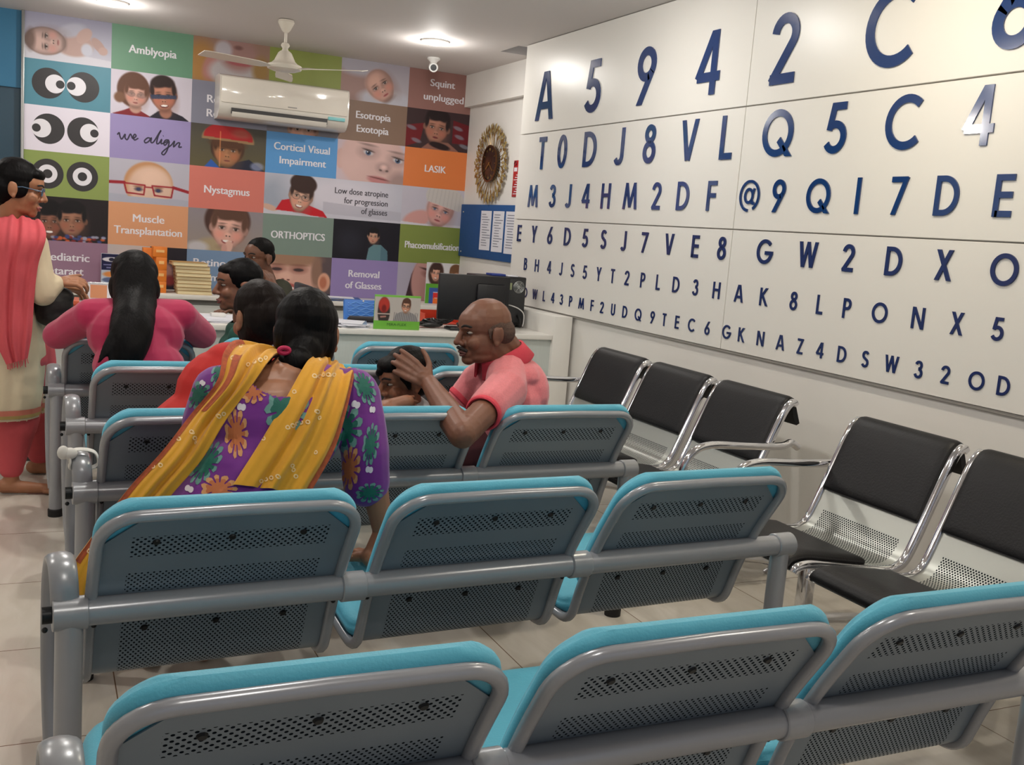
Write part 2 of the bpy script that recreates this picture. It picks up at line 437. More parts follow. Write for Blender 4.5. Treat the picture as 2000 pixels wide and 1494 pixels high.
# ---------------------------------------------------------------- letter panels
SWD = 0.15
def arc(cx, cy, rx, ry, a0, a1, n=18):
    t = np.radians(np.linspace(a0, a1, n)); return [(cx+rx*math.cos(q), cy+ry*math.sin(q)) for q in t]
h_ = SWD/2
GL = {
 'A': [[(0.0, -0.1), (0.33, 1.04)], [(0.72, -0.1), (0.39, 1.04)], [(0.14, 0.3), (0.58, 0.3)]],
 'B': [[(h_, 0), (h_, 1)], [(h_, 1-h_)]+arc(0.26, 0.745, 0.18, 0.18, 90, -90)+[(h_, 0.565)], [(h_, 0.5)]+arc(0.27, 0.3, 0.225, 0.225, 90, -90)+[(h_, h_)]],
 'C': [arc(0.5, 0.5, 0.425, 0.425, 46, 314, 30)],
 'D': [[(h_, 0), (h_, 1)], [(h_, 1-h_)]+arc(0.27, 0.5, 0.4, 0.425, 90, -90, 24)+[(h_, h_)]],
 'E': [[(h_, 0), (h_, 1)], [(h_, 1-h_), (0.52, 1-h_)], [(h_, 0.52), (0.5, 0.52)], [(h_, h_), (0.52, h_)]],
 'F': [[(h_, 0), (h_, 1)], [(h_, 1-h_), (0.5, 1-h_)], [(h_, 0.52), (0.47, 0.52)]],
 'G': [arc(0.5, 0.5, 0.425, 0.425, 42, 352, 32), [(0.52, 0.45), (1.0, 0.45)]],
 'H': [[(h_, 0), (h_, 1)], [(0.62, 0), (0.62, 1)], [(h_, 0.53), (0.62, 0.53)]],
 'I': [[(h_, 0), (h_, 1)]],
 'J': [[(0.36, 1), (0.36, 0.27)]+arc(0.19, 0.25, 0.17, 0.18, 0, -155, 14)],
 'K': [[(h_, 0), (h_, 1)], [(0.62, 1.08), (0.1, 0.46)], [(0.2, 0.6), (0.68, -0.08)]],
 'L': [[(h_, 0), (h_, 1)], [(h_, h_), (0.46, h_)]],
 'M': [[(0.03, -0.1), (0.19, 1.0)], [(0.16, 1.05), (0.47, 0.08)], [(0.78, 1.05), (0.47, 0.08)], [(0.91, -0.1), (0.75, 1.0)]],
 'N': [[(h_, 0), (h_, 1)], [(0.66, 0), (0.66, 1)], [(h_-0.02, 1.06), (0.68, -0.06)]],
 'O': [arc(0.5, 0.5, 0.425, 0.425, 0, 360, 40)],
 'P': [[(h_, 0), (h_, 1)], [(h_, 1-h_)]+arc(0.26, 0.705, 0.22, 0.22, 90, -90)+[(h_, 0.485)]],
 'Q': [arc(0.5, 0.5, 0.425, 0.425, 0, 360, 40), [(0.56, 0.36), (0.98, -0.06)]],
 'S': [arc(0.28, 0.735, 0.19, 0.19, 25, 255, 16)+arc(0.27, 0.285, 0.21, 0.21, 75, -155, 18)],
 'T': [[(0.0, 1-h_), (0.5, 1-h_)], [(0.25, 0), (0.25, 1-h_)]],
 'U': [[(h_, 1), (h_, 0.33)]+arc(0.31, 0.31, 0.235, 0.235, 180, 360, 16)+[(0.545, 1)]],
 'V': [[(0.03, 1.1), (0.31, 0.03)], [(0.63, 1.1), (0.35, 0.03)]],
 'W': [[(0.03, 1.1), (0.25, 0.03)], [(0.50, 1.0), (0.26, 0.03)], [(0.48, 1.0), (0.72, 0.03)], [(0.95, 1.1), (0.73, 0.03)]],
 'X': [[(0.0, 1.1), (0.62, -0.1)], [(0.6, 1.1), (0.02, -0.1)]],
 'Y': [[(0.0, 1.1), (0.3, 0.42)], [(0.6, 1.1), (0.3, 0.42)], [(0.3, 0.48), (0.3, 0)]],
 'Z': [[(0.0, 1-h_), (0.52, 1-h_)], [(0.5, 1.0), (0.06, 0.0)], [(0.02, h_), (0.54, h_)]],
 '0': [arc(0.29, 0.5, 0.215, 0.425, 0, 360, 36)],
 '2': [arc(0.28, 0.705, 0.22, 0.22, 175, -38, 18)+[(0.06, 0.03)], [(0.03, h_), (0.56, h_)]],
 '3': [arc(0.24, 0.735, 0.19, 0.19, 165, -90, 16), arc(0.25, 0.295, 0.225, 0.22, 90, -165, 18)],
 '4': [[(0.47, 1.1), (0.03, 0.26)], [(0.02, 0.285), (0.62, 0.285)], [(0.45, 0), (0.45, 1)]],
 '5': [[(0.15, 1-h_), (0.52, 1-h_)], [(0.2, 1.0), (0.1, 0.46)], arc(0.27, 0.325, 0.245, 0.25, 128, -150, 22)],
 '6': [arc(0.29, 0.3, 0.225, 0.225, 0, 360, 30), [(0.5, 1.08), (0.1, 0.42)]],
 '7': [[(0.0, 1-h_), (0.54, 1-h_)], [(0.52, 1.0), (0.13, -0.08)]],
 '8': [arc(0.28, 0.755, 0.175, 0.17, 0, 360, 28), arc(0.28, 0.295, 0.22, 0.22, 0, 360, 30)],
 '9': [arc(0.29, 0.7, 0.225, 0.225, 0, 360, 30), [(0.08, -0.08), (0.48, 0.58)]],
 '@': [arc(0.5, 0.5, 0.46, 0.46, -62, 292-25, 40), arc(0.47, 0.5, 0.19, 0.21, 0, 360, 24), [(0.72, 0.74), (0.64, 0.32)]+arc(0.74, 0.36, 0.09, 0.1, 190, 300, 6)],
}
def clipy(P, lo, hi):
    for s, v in ((1, lo), (-1, hi)):
        out = []
        for i in range(len(P)):
            a, b = P[i], P[(i+1) % len(P)]; ia, ib = s*(a[1]-v) >= -1e-9, s*(b[1]-v) >= -1e-9
            if ia: out.append(a)
            if ia != ib:
                t = (v-a[1])/(b[1]-a[1]); out.append((a[0]+t*(b[0]-a[0]), v))
        P = out
        if len(P) < 3: return []
    return P
def glyph_quads(ch, sw=SWD):
    w = sw*(0.62 if ch == '@' else 1.0); out = []
    for st in GL[ch]:
        P = np.array(st, float); n = len(P); closed = np.linalg.norm(P[0]-P[-1]) < 1e-6 and n > 4
        if closed: P = P[:-1]; n -= 1
        off = []
        for i in range(n):
            a = P[(i-1) % n] if (closed or i > 0) else None; b = P[(i+1) % n] if (closed or i < n-1) else None
            d0 = None if a is None else (P[i]-a)/np.linalg.norm(P[i]-a); d1 = None if b is None else (b-P[i])/np.linalg.norm(b-P[i])
            if d0 is None: d0 = d1
            if d1 is None: d1 = d0
            nv = np.array([-(d0+d1)[1], (d0+d1)[0]]); nv /= np.linalg.norm(nv); cs = max(0.5, nv.dot([-d0[1], d0[0]]))
            off.append(nv*w/2/cs)
        for i in range(n if closed else n-1):
            j = (i+1) % n
            q = clipy([tuple(P[i]+off[i]), tuple(P[j]+off[j]), tuple(P[j]-off[j]), tuple(P[i]-off[i])], 0.0, 1.0)
            if len(q) >= 3: out.append(q)
    return out
def y_on_panel(px, z):
    lo, hi = 1.2, 9.0
    for _ in range(50):
        m = (lo+hi)/2
        if proj((XB, m, z))[0] > px: lo = m
        else: hi = m
    return (lo+hi)/2
M_letter = mat('navy_acrylic', (20, 54, 110), 0.12, spec=0.7, coat=0.6)
M_letter2 = mat('navy_acrylic_small', (30, 46, 96), 0.25, spec=0.5)
YJ, YE = 4.125, 6.675
Z_TOP = [(2.060, ZC-0.004), (1.472, 2.054), (0.880, 1.466)]
ROWS = [
 (2.137, 2.455, 0, 'A5942C6', [1066, 1160, 1263, 1385, 1533, 1741, 1990]),
 (1.809, 2.024, 1, 'T0DJ8VLQ5C4', [1060, 1099, 1153, 1211, 1270, 1347, 1421, 1521, 1635, 1765, 1914]),
 (1.556, 1.706, 1, 'M3J4HM2DF@9QI7DE', [1042, 1080, 1111, 1145, 1184, 1232, 1283, 1335, 1391, 1465, 1522, 1600, 1677, 1757, 1851, 1962]),
 (1.316, 1.431, 2, 'EY6D5SJ7VE8GW2DXO', [1015, 1044, 1075, 1109, 1144, 1180, 1219, 1260, 1308, 1359, 1411, 1495, 1579, 1658, 1747, 1845, 1963]),
 (1.122, 1.206, 2, 'BH4JS5YT2PLD3HAK8LPONX5', [1027, 1049, 1073, 1096, 1119, 1143, 1170, 1197, 1225, 1256, 1286, 1321, 1359, 1400, 1444, 1493, 1551, 1602, 1655, 1719, 1794, 1870, 1950]),
 (0.934, 1.003, 2, 'DWL43PMF2UDQ9TEC6GKNAZ4DSW32OD', [1027, 1045, 1063, 1080, 1097, 1115, 1136, 1157, 1176, 1198, 1221, 1247, 1275, 1298, 1323, 1351, 1382, 1420, 1449, 1486, 1525, 1563.6, 1602, 1645, 1691, 1742, 1795, 1847, 1908, 1961]),
]
PANEL_LABELS = [['upper left white wall panel carrying large navy A 5 9 4', 'upper right white wall panel carrying large navy 2 C 6'],
                ['middle left white wall panel starting with navy T 0 D J', 'middle right white wall panel with Q 5 C 4 above an at sign row'],
                ['lower left white wall panel with three rows of small navy letters starting E Y 6', 'lower right white wall panel with three rows of navy letters starting G W 2']]
PAN = {}
for r in range(3):
    for s in range(2):
        y0, y1 = ((YJ+0.002, YE), (1.2, YJ-0.002))[s]
        t = thing('wall_sign', PANEL_LABELS[r][s], 'wall sign', (XW-0.002, (y0+y1)/2, Z_TOP[r][0]), 0, 'letter panels on the right wall')
        MB().box((XB, y0, Z_TOP[r][0]), (XW-0.001, y1, Z_TOP[r][1]), bev=0.0015, seg=1).build('board', M_lam, t)
        PAN[(r, s)] = t
for z0, z1, r, chars, xs in ROWS:
    for ch, px in zip(chars, xs):
        hgt = z1-z0; yc = y_on_panel(px, (z0+z1)/2); t = PAN[(r, 0 if yc > YJ else 1)]
        Q = glyph_quads(ch); ax = np.array([p[0] for q in Q for p in q]); cx = (ax.min()+ax.max())/2
        b = MB(); th = 0.006 if hgt > 0.1 else 0.004
        for k, q in enumerate(Q):
            b.prism([((p[0]-cx)*hgt, p[1]*hgt) for p in q], 0.0, th+0.00004*(k % 3), O=(XB, yc, z0), X=(0, -1, 0), Y=(0, 0, 1), Z=(-1, 0, 0))
        b.build('letter' if ch.isalpha() else ('numeral' if ch.isdigit() else 'at_sign'), M_letter if hgt > 0.12 else M_letter2, t, smooth=0)
# ================================================================ PRINTED BACK WALL
TW, TH, X0M = 0.5794, 0.3235, -0.0786
ASP = TW/TH
class Pic:
    """a small printed picture; x 0..ASP to the right, y 0..1 downwards"""
    def __init__(s, bg, asp=ASP, ny=72, bg2=None):
        s.asp = asp; s.ny = ny; s.nx = int(ny*asp)
        y, x = np.mgrid[0:s.ny, 0:s.nx]; s.x = (x+0.5)/s.nx*asp; s.y = (y+0.5)/s.ny
        s.a = np.zeros((s.ny, s.nx, 3)); s.a[:] = bg
        if bg2 is not None: s.a = s.a*(1-s.y[..., None]) + np.array(bg2)*s.y[..., None]
        s.t = (0, 0, 0, 1)
    def at(s, cx, cy, rot=0, sc=1.0): s.t = (cx, cy, math.radians(rot), sc); return s
    def loc(s):
        cx, cy, r, sc = s.t; dx, dy = (s.x-cx)/sc, (s.y-cy)/sc
        return dx*math.cos(r)+dy*math.sin(r), -dx*math.sin(r)+dy*math.cos(r)
    def ell(s, x, y, rx, ry, col, rot=0, soft=0.12, op=1.0, lo=None, hi=None):
        X, Y = s.loc(); X = X-x; Y0 = Y; Y = Y-y; r = math.radians(rot)
        X, Y = X*math.cos(r)+Y*math.sin(r), -X*math.sin(r)+Y*math.cos(r)
        d = np.sqrt((X/rx)**2+(Y/ry)**2); m = np.clip((1+soft/2-d)/soft, 0, 1)*op
        if lo is not None: m = m*(Y0 > lo)
        if hi is not None: m = m*(Y0 < hi)
        s.a = s.a*(1-m[..., None])+np.array(col)*m[..., None]; return s
    def poly(s, P, col, op=1.0):
        X, Y = s.loc(); acc = np.zeros(X.shape); e = 0.25/s.ny
        for ox, oy in ((-e, -e), (e, -e), (-e, e), (e, e)):
            ins = np.zeros(X.shape, bool); x, y = X+ox, Y+oy
            for i in range(len(P)):
                (x1, y1), (x2, y2) = P[i], P[(i+1) % len(P)]
                c = ((y1 > y) != (y2 > y)); c &= x < (x2-x1)*(y-y1)/((y2-y1) or 1e-9)+x1; ins ^= c
            acc += ins/4
        m = acc*op; s.a = s.a*(1-m[..., None])+np.array(col)*m[..., None]; return s
    def line(s, P, w, col, op=1.0):
        X, Y = s.loc(); D = np.full(X.shape, 9.0)
        for (x1, y1), (x2, y2) in zip(P[:-1], P[1:]):
            dx, dy = x2-x1, y2-y1; t = np.clip(((X-x1)*dx+(Y-y1)*dy)/(dx*dx+dy*dy+1e-12), 0, 1); D = np.minimum(D, np.hypot(X-x1-t*dx, Y-y1-t*dy))
        m = np.clip((w/2-D)/0.012+0.5, 0, 1)*op; s.a = s.a*(1-m[..., None])+np.array(col)*m[..., None]; return s
    def face(s, skin, hair, w=0.3, h=0.38, eye=(50, 35, 30), smile=0.0, hairline=-0.55, lips=(170, 90, 85), ears=True, turn=0.0, brow=None):
        """a child's face about the current origin, w/h half sizes"""
        k = np.array(skin, float); dk = k*0.74; lt = np.minimum(k*1.12, 255); tx = turn*w
        if hair is not None:
            s.ell(0, -0.14*h, w*1.1, h*1.02, hair, soft=0.14); s.ell(-0.3*w, -0.5*h, w*0.5, h*0.4, np.array(hair)*1.35, soft=1.0, op=0.5)
        if ears:
            s.ell(-w*0.98, 0.1*h, w*0.15, h*0.19, dk, soft=0.4); s.ell(w*0.98, 0.1*h, w*0.15, h*0.19, dk, soft=0.4)
        s.ell(0, -0.02*h, w*0.97, h*0.86, dk, soft=0.12); s.ell(0, 0.3*h, w*0.78, h*0.72, dk, soft=0.14)
        s.ell(tx*0.4-0.05*w, -0.02*h, w*0.88, h*0.8, k, soft=0.5); s.ell(tx*0.4-0.04*w, 0.3*h, w*0.66, h*0.64, k, soft=0.5)
        s.ell(tx*0.6-0.1*w, -0.32*h, w*0.6, h*0.34, lt, soft=1.2, op=0.7)
        s.ell(0.7*w, 0.3*h, w*0.4, h*0.7, dk, soft=1.4, op=0.45); s.ell(0, 0.98*h, w*0.5, h*0.14, dk*0.85, soft=1.0, op=0.5)
        for q in (-1, 1): s.ell(q*w*0.5+tx*0.5, 0.38*h, w*0.3, h*0.22, k*np.array([1.07, 0.92, 0.9]), soft=1.2, op=0.7)
        if hair is not None:
            s.ell(0, -0.66*h, w*0.95, h*0.46, hair, soft=0.25, hi=hairline*h); s.ell(-0.2*w, hairline*h, w*0.62, h*0.15, hair, rot=-6, soft=0.7); s.ell(0.4*w, hairline*h-0.04*h, w*0.4, h*0.16, hair, rot=14, soft=0.7)
            for q in (-1, 1): s.ell(q*w*0.86, -0.25*h, w*0.16, h*0.36, hair, soft=0.6)
        for q in (-1, 1):
            ex, ey = q*w*0.4+tx*0.6, 0.06*h
            s.ell(ex, ey-0.02*h, w*0.25, h*0.13, dk, soft=1.0, op=0.75); s.ell(ex, ey+0.01*h, w*0.15, h*0.055, (206, 198, 194), soft=0.5, op=0.8)
            s.ell(ex, ey, w*0.085, h*0.07, eye, soft=0.5); s.ell(ex-0.02*w, ey-0.02*h, w*0.02, h*0.018, (235, 235, 235), soft=0.6, op=0.8); s.ell(ex, ey-0.055*h, w*0.18, h*0.028, dk*0.45, rot=3*q, soft=0.9)
            s.ell(ex, ey-0.2*h, w*0.22, h*0.03, (brow if brow is not None else dk*0.66), rot=5*q, soft=1.2, op=0.7)
        s.ell(tx+0.1*w, 0.22*h, w*0.1, h*0.2, dk, soft=1.4, op=0.4)
        s.ell(tx, 0.36*h, w*0.17, h*0.1, lt, soft=0.8, op=0.7)
        for q in (-1, 1): s.ell(tx+q*w*0.09, 0.42*h, w*0.05, h*0.03, dk*0.5, soft=0.7)
        if smile: s.ell(tx*0.8, 0.66*h, w*0.34, h*0.14, np.array(lips)*0.8, soft=0.2, lo=0.62*h); s.ell(tx*0.8, 0.655*h, w*0.27, h*0.07, (240, 235, 230), soft=0.3, lo=0.62*h)
        else:
            s.ell(tx*0.8, 0.66*h, w*0.22, h*0.06, lips, soft=0.4); s.ell(tx*0.8, 0.655*h, w*0.2, h*0.015, np.array(lips)*0.6, soft=0.6)
        return s
    def mesh(s, name, O, X, Y, parent, w, h, rough=0.5):
        """lays the picture on the wall: O its upper left corner"""
        ny, nx = s.ny, s.nx; O, X, Y = [np.asarray(q, float) for q in (O, X, Y)]
        gx, gy = np.meshgrid(np.arange(nx+1)/nx*w, np.arange(ny+1)/ny*h)
        V = O + gx[..., None]*X - gy[..., None]*Y
        F = [[j*(nx+1)+i, (j+1)*(nx+1)+i, (j+1)*(nx+1)+i+1, j*(nx+1)+i+1] for j in range(ny) for i in range(nx)]
        b = MB(); b.add(V.reshape(-1, 3), F)
        NOFIX[0] = True; o = b.build(name, vcol_mat('printed_picture', rough), parent, smooth=0); NOFIX[0] = False
        p = np.pad(s.a, ((0, 1), (0, 1), (0, 0)), mode='edge'); p[1:, 1:] = (p[1:, 1:]*1.0)
        c = np.clip(p/255, 0, 1); lin = np.where(c <= 0.04045, c/12.92, ((c+0.055)/1.055)**2.4)
        col = np.ones((len(V.reshape(-1, 3)), 4), np.float32); col[:, :3] = lin.reshape(-1, 3)
        at = o.data.color_attributes.new('print', 'FLOAT_COLOR', 'POINT'); at.data.foreach_set('color', col.ravel())
        return o
def p00():
    p = Pic((150, 148, 168), bg2=(198, 195, 206)); sk = np.array((190, 160, 152))
    p.poly([(0, 0.72), (1.79, 0.86), (1.79, 1), (0, 1)], (208, 205, 214))
    p.ell(1.0, 0.58, 0.42, 0.28, sk*0.97, soft=0.2); p.ell(0.95, 0.3, 0.3, 0.14, (178, 176, 190), rot=-20, soft=0.5)
    p.ell(1.22, 0.38, 0.2, 0.13, sk, rot=-50, soft=0.2); p.ell(1.52, 0.55, 0.2, 0.1, sk*0.95, rot=50, soft=0.2); p.ell(1.62, 0.66, 0.1, 0.09, sk, soft=0.3); p.ell(1.28, 0.68, 0.12, 0.14, (196, 196, 208), soft=0.4)
    p.ell(0.42, 0.6, 0.42, 0.3, sk*0.6, soft=0.1); p.at(0.42, 0.6, -90); p.face(sk, None, 0.29, 0.4, (70, 55, 50), ears=False, lips=(185, 130, 125))
    p.at(0, 0); p.ell(0.12, 0.6, 0.1, 0.22, (105, 85, 78), soft=0.8, op=0.8); return p
def p20():
    p = Pic((150, 118, 102)); p.ell(0.2, 0.6, 0.35, 0.5, (166, 122, 70), soft=0.6); p.ell(0.45, 0.65, 0.2, 0.35, (172, 120, 112), rot=20, soft=0.4)
    p.ell(1.0, 0.75, 0.62, 0.35, (178, 170, 172), soft=0.3); p.ell(1.05, 0.3, 0.45, 0.4, (158, 122, 116), soft=0.4); p.ell(1.1, 0.5, 0.3, 0.07, (160, 88, 90), soft=0.5); p.ell(0.7, 0.25, 0.2, 0.22, (180, 172, 178), soft=0.5)
    p.ell(1.05, 0.15, 0.1, 0.05, (120, 85, 80), soft=0.8); p.ell(1.6, 0.6, 0.2, 0.3, (150, 118, 70), soft=0.7); return p
def p40():
    p = Pic((168, 160, 170), bg2=(186, 178, 184)); p.ell(0.3, 0.55, 0.5, 0.55, (160, 130, 124), soft=0.3); p.ell(0.5, 0.15, 0.6, 0.25, (172, 166, 176), soft=0.5)
    p.ell(1.2, 0.9, 0.7, 0.25, (188, 186, 196), soft=0.4); p.at(1.02, 0.55, -38); p.face((196, 154, 140), None, 0.36, 0.44, (60, 45, 45), ears=False, lips=(180, 100, 100)); return p
def p11():
    p = Pic((206, 198, 210)); p.poly([(0.05, 1), (0.3, 0.9), (0.5, 0.8), (0.9, 1)], (128, 42, 48)); p.poly([(0.85, 1), (1.05, 0.84), (1.3, 0.8), (1.6, 0.9), (1.75, 1.0)], (44, 40, 50))
    p.ell(0.5, 0.42, 0.36, 0.4, (98, 66, 52), soft=0.1); p.ell(0.2, 0.62, 0.12, 0.12, (120, 86, 66), soft=0.4); p.ell(0.55, 0.83, 0.13, 0.12, (186, 144, 128), soft=0.3)
    p.at(0.56, 0.5, 4); p.face((196, 152, 138), (98, 66, 52), 0.25, 0.32, lips=(150, 90, 86), hairline=-0.45, ears=False)
    for q in (-1, 1): p.ell(q*0.11, 0.03, 0.09, 0.06, (90, 80, 80), soft=0.15, op=0.5); p.ell(q*0.11, 0.03, 0.08, 0.05, (196, 152, 138), soft=0.2, op=0.4)
    p.at(0, 0); p.ell(1.22, 0.85, 0.14, 0.14, (160, 110, 92), soft=0.3); p.at(1.16, 0.45, -6); p.face((172, 118, 98), (50, 36, 34), 0.28, 0.38, lips=(130, 60, 58), smile=1)
    p.poly([(-0.3, -0.0), (0.3, 0.02), (0.28, 0.1), (-0.28, 0.1)], (48, 60, 88), 0.85); return p
def p31():
    p = Pic((120, 118, 126)); p.at(0.9, 0.85); p.face((190, 150, 132), (86, 58, 50), 0.35, 0.5); return p
def p51():
    p = Pic((62, 44, 46)); p.poly([(0, 0.45), (0.5, 0.35), (0.4, 0.85), (0, 1)], (112, 30, 36)); p.poly([(1.3, 0.2), (1.79, 0.3), (1.79, 0.8), (1.3, 0.8)], (104, 26, 34))
    for a, b in ((0.15, 0.5), (0.3, 0.82), (1.5, 0.62), (1.65, 0.85), (1.45, 0.4)): p.ell(a, b, 0.14, 0.05, (128, 128, 140), rot=15, soft=0.5, op=0.8)
    p.poly([(0.45, 1), (0.7, 0.8), (1.2, 0.8), (1.5, 1)], (140, 96, 84)); p.at(0.85, 0.42, 6); p.face((166, 116, 98), (36, 24, 26), 0.34, 0.42, lips=(120, 54, 54), hairline=-0.5)
    p.at(0, 0); p.ell(0.95, 0.9, 0.3, 0.08, (40, 26, 28), rot=10, soft=0.3); return p
def p22():
    p = Pic((78, 74, 68), bg2=(96, 88, 62)); p.poly([(0.35, 1), (0.5, 0.82), (0.7, 1)], (52, 92, 168)); p.poly([(0.7, 1), (0.9, 0.9), (1.4, 0.75), (1.79, 1)], (40, 42, 58)); p.ell(1.6, 0.9, 0.16, 0.1, (150, 158, 190), soft=0.5, op=0.7)
    p.at(0.88, 0.55, 2); p.ell(0, -0.02, 0.4, 0.38, (64, 44, 34), soft=0.1); p.face((168, 118, 84), (70, 44, 30), 0.33, 0.42, lips=(150, 88, 76), hairline=-0.3, ears=False)
    p.ell(0, -0.22, 0.62, 0.36, (150, 118, 84), soft=0.06, hi=-0.18); p.ell(0, -0.28, 0.58, 0.33, (168, 40, 42), soft=0.06, hi=-0.24); p.ell(0, -0.12, 0.42, 0.12, (86, 56, 40), soft=0.5, lo=-0.19)
    p.ell(0.3, -0.4, 0.22, 0.1, (170, 96, 80), soft=0.8, op=0.7); p.at(0, 0); p.line([(0.7, 0.15), (0.7, 0.97)], 0.016, (232, 150, 96)); return p
def p42():
    p = Pic((196, 186, 200)); p.ell(0.1, 0.48, 0.12, 0.25, (200, 160, 152), soft=0.2); sk = np.array((206, 172, 166)); p.ell(0.95, 0.45, 0.86, 0.75, sk, soft=0.12); p.ell(0.95, 0.1, 0.6, 0.3, sk*1.06, soft=0.9)
    p.ell(0.4, 0.5, 0.4, 0.6, sk*1.05, soft=1.2, op=0.8); p.ell(1.22, 0.4, 0.13, 0.34, sk*1.05, rot=-6, soft=1.2)
    for ex, ey in ((0.82, 0.27), (1.62, 0.4)):
        p.ell(ex, ey-0.02, 0.24, 0.15, sk*0.8, soft=1.2, op=0.8); p.ell(ex, ey, 0.13, 0.06, (196, 190, 194), rot=10, soft=0.5); p.ell(ex, ey, 0.07, 0.066, (72, 88, 116), soft=0.4); p.ell(ex, ey, 0.032, 0.034, (22, 22, 32), soft=0.5); p.ell(ex-0.02, ey-0.02, 0.015, 0.015, (240, 240, 245), soft=0.6); p.ell(ex, ey-0.06, 0.15, 0.022, sk*0.42, rot=12, soft=0.9); p.ell(ex-0.02, ey-0.2, 0.2, 0.025, sk*0.72, rot=6, soft=1.4)
    p.ell(1.25, 0.62, 0.2, 0.14, sk*0.86, soft=0.7); p.ell(1.17, 0.68, 0.04, 0.025, sk*0.5, rot=10, soft=0.9); p.ell(1.34, 0.69, 0.04, 0.025, sk*0.5, soft=0.9); p.ell(1.25, 0.6, 0.08, 0.06, sk*1.1, soft=1.2)
    p.ell(1.15, 0.95, 0.32, 0.1, (190, 128, 128), rot=8, soft=0.4); p.ell(1.15, 0.9, 0.3, 0.02, (130, 80, 80), rot=8, soft=0.6); p.ell(1.7, 0.95, 0.3, 0.25, sk*0.8, soft=0.8); return p
def p13():
    p = Pic((182, 178, 190)); p.poly([(0, 0.82), (1.79, 0.86), (1.79, 1), (0, 1)], (170, 170, 184)); sk = np.array((212, 178, 158))
    p.ell(0.88, 0.55, 0.55, 0.52, (190, 140, 100), soft=0.08, hi=0.86); p.ell(0.92, 0.62, 0.5, 0.48, sk, soft=0.25, hi=0.86); p.ell(0.95, 0.4, 0.32, 0.22, sk*1.07, soft=0.9)
    for ex in (0.66, 1.1): p.ell(ex, 0.68, 0.1, 0.05, (120, 100, 100), soft=0.5); p.ell(ex, 0.68, 0.05, 0.045, (60, 62, 92), soft=0.3); p.ell(ex, 0.62, 0.11, 0.02, (150, 110, 90), soft=0.8)
    r = (150, 36, 46)
    for q in (((0.34, 0.56), (0.8, 0.58), (0.78, 0.8), (0.4, 0.78), (0.34, 0.56)), ((0.96, 0.58), (1.44, 0.58), (1.4, 0.82), (1.02, 0.8), (0.96, 0.58))): p.line(q, 0.035, r)
    p.line([(0.8, 0.62), (0.96, 0.62)], 0.03, r); p.line([(0, 0.56), (0.34, 0.55)], 0.07, r); p.line([(1.44, 0.58), (1.79, 0.66)], 0.07, r); return p
def p33():
    p = Pic((186, 186, 198), asp=2*ASP); p.ell(0.3, 0.55, 0.5, 0.4, (158, 164, 178), soft=0.9); p.ell(2.0, 0.4, 1.2, 0.5, (212, 206, 216), soft=1.0); p.poly([(0, 0.86), (1.6, 0.95), (3.58, 0.95), (3.58, 1), (0, 1)], (196, 194, 204))
    p.poly([(1.5, 0.6), (3.58, 0.72), (3.58, 0.95), (1.5, 0.9)], (176, 172, 184), 0.6); p.ell(0.15, 0.85, 0.2, 0.07, (206, 168, 150), rot=15, soft=0.3)
    p.poly([(0.3, 0.9), (0.45, 0.65), (0.75, 0.58), (1.2, 0.75), (1.5, 0.85), (1.62, 1), (1.2, 0.98), (0.95, 0.93)], (192, 34, 44)); p.at(0.93, 0.5, 10); p.face((204, 160, 138), (62, 44, 40), 0.28, 0.4, lips=(176, 96, 90), smile=1, hairline=-0.38)
    p.ell(0, -0.3, 0.34, 0.24, (62, 44, 40), soft=0.15)
    for q in (-1, 1): p.line([(q*0.12+0.1*math.cos(t), 0.04+0.075*math.sin(t)) for t in np.linspace(0, 6.3, 16)], 0.014, (110, 96, 92))
    p.line([(-0.03, 0.03), (0.03, 0.03)], 0.014, (110, 96, 92)); return p
def p53():
    p = Pic((190, 184, 196)); p.ell(0.45, 0.85, 0.4, 0.22, (204, 152, 146), rot=-20, soft=0.3); p.poly([(0, 0.93), (0.6, 0.96), (1.79, 0.94), (1.79, 1), (0, 1)], (206, 202, 210))
    p.at(1.1, 0.55, 14); p.face((206, 158, 150), None, 0.4, 0.46, (62, 84, 120), ears=False, lips=(176, 96, 100)); p.ell(0.05, -0.3, 0.56, 0.36, (196, 190, 186), soft=0.08, hi=-0.1)
    for k in range(9): p.line([(-0.45+k*0.11, -0.55), (-0.42+k*0.115, -0.12)], 0.02, (176, 170, 168), 0.6)
    return p
def p04():
    p = Pic((38, 32, 34)); p.at(0.55, 0.55); p.face((132, 88, 72), (24, 20, 22), 0.27, 0.4, smile=1, lips=(130, 70, 66), hairline=-0.4); p.at(1.02, 0.5); p.face((150, 106, 86), (26, 22, 24), 0.3, 0.38, hairline=-0.5, lips=(130, 76, 70))
    p.at(0, 0)
    for k in range(40):
        a = random.uniform(0.6, 1.75); b_ = random.uniform(0.86, 1.0); p.ell(a, b_, 0.05, 0.03, random.choice([(190, 90, 50), (150, 150, 170), (60, 70, 120), (120, 40, 40)]), soft=0.6)
    return p
def p24():
    p = Pic((140, 132, 138), bg2=(150, 138, 130)); p.ell(0.6, 0.95, 0.4, 0.25, (168, 150, 120), soft=0.5); p.ell(0.25, 0.95, 0.25, 0.15, (190, 186, 190), soft=0.6); p.at(0.98, 0.42, 5); p.ell(-0.05, -0.15, 0.55, 0.5, (74, 50, 44), soft=0.12)
    p.face((212, 164, 150), (92, 64, 52), 0.42, 0.52, lips=(176, 92, 90), smile=1, hairline=-0.45); p.at(0, 0); p.ell(0.98, 0.9, 0.1, 0.16, (214, 168, 154), rot=15, soft=0.3); p.ell(0.88, 0.95, 0.07, 0.12, (200, 150, 138), soft=0.4); return p
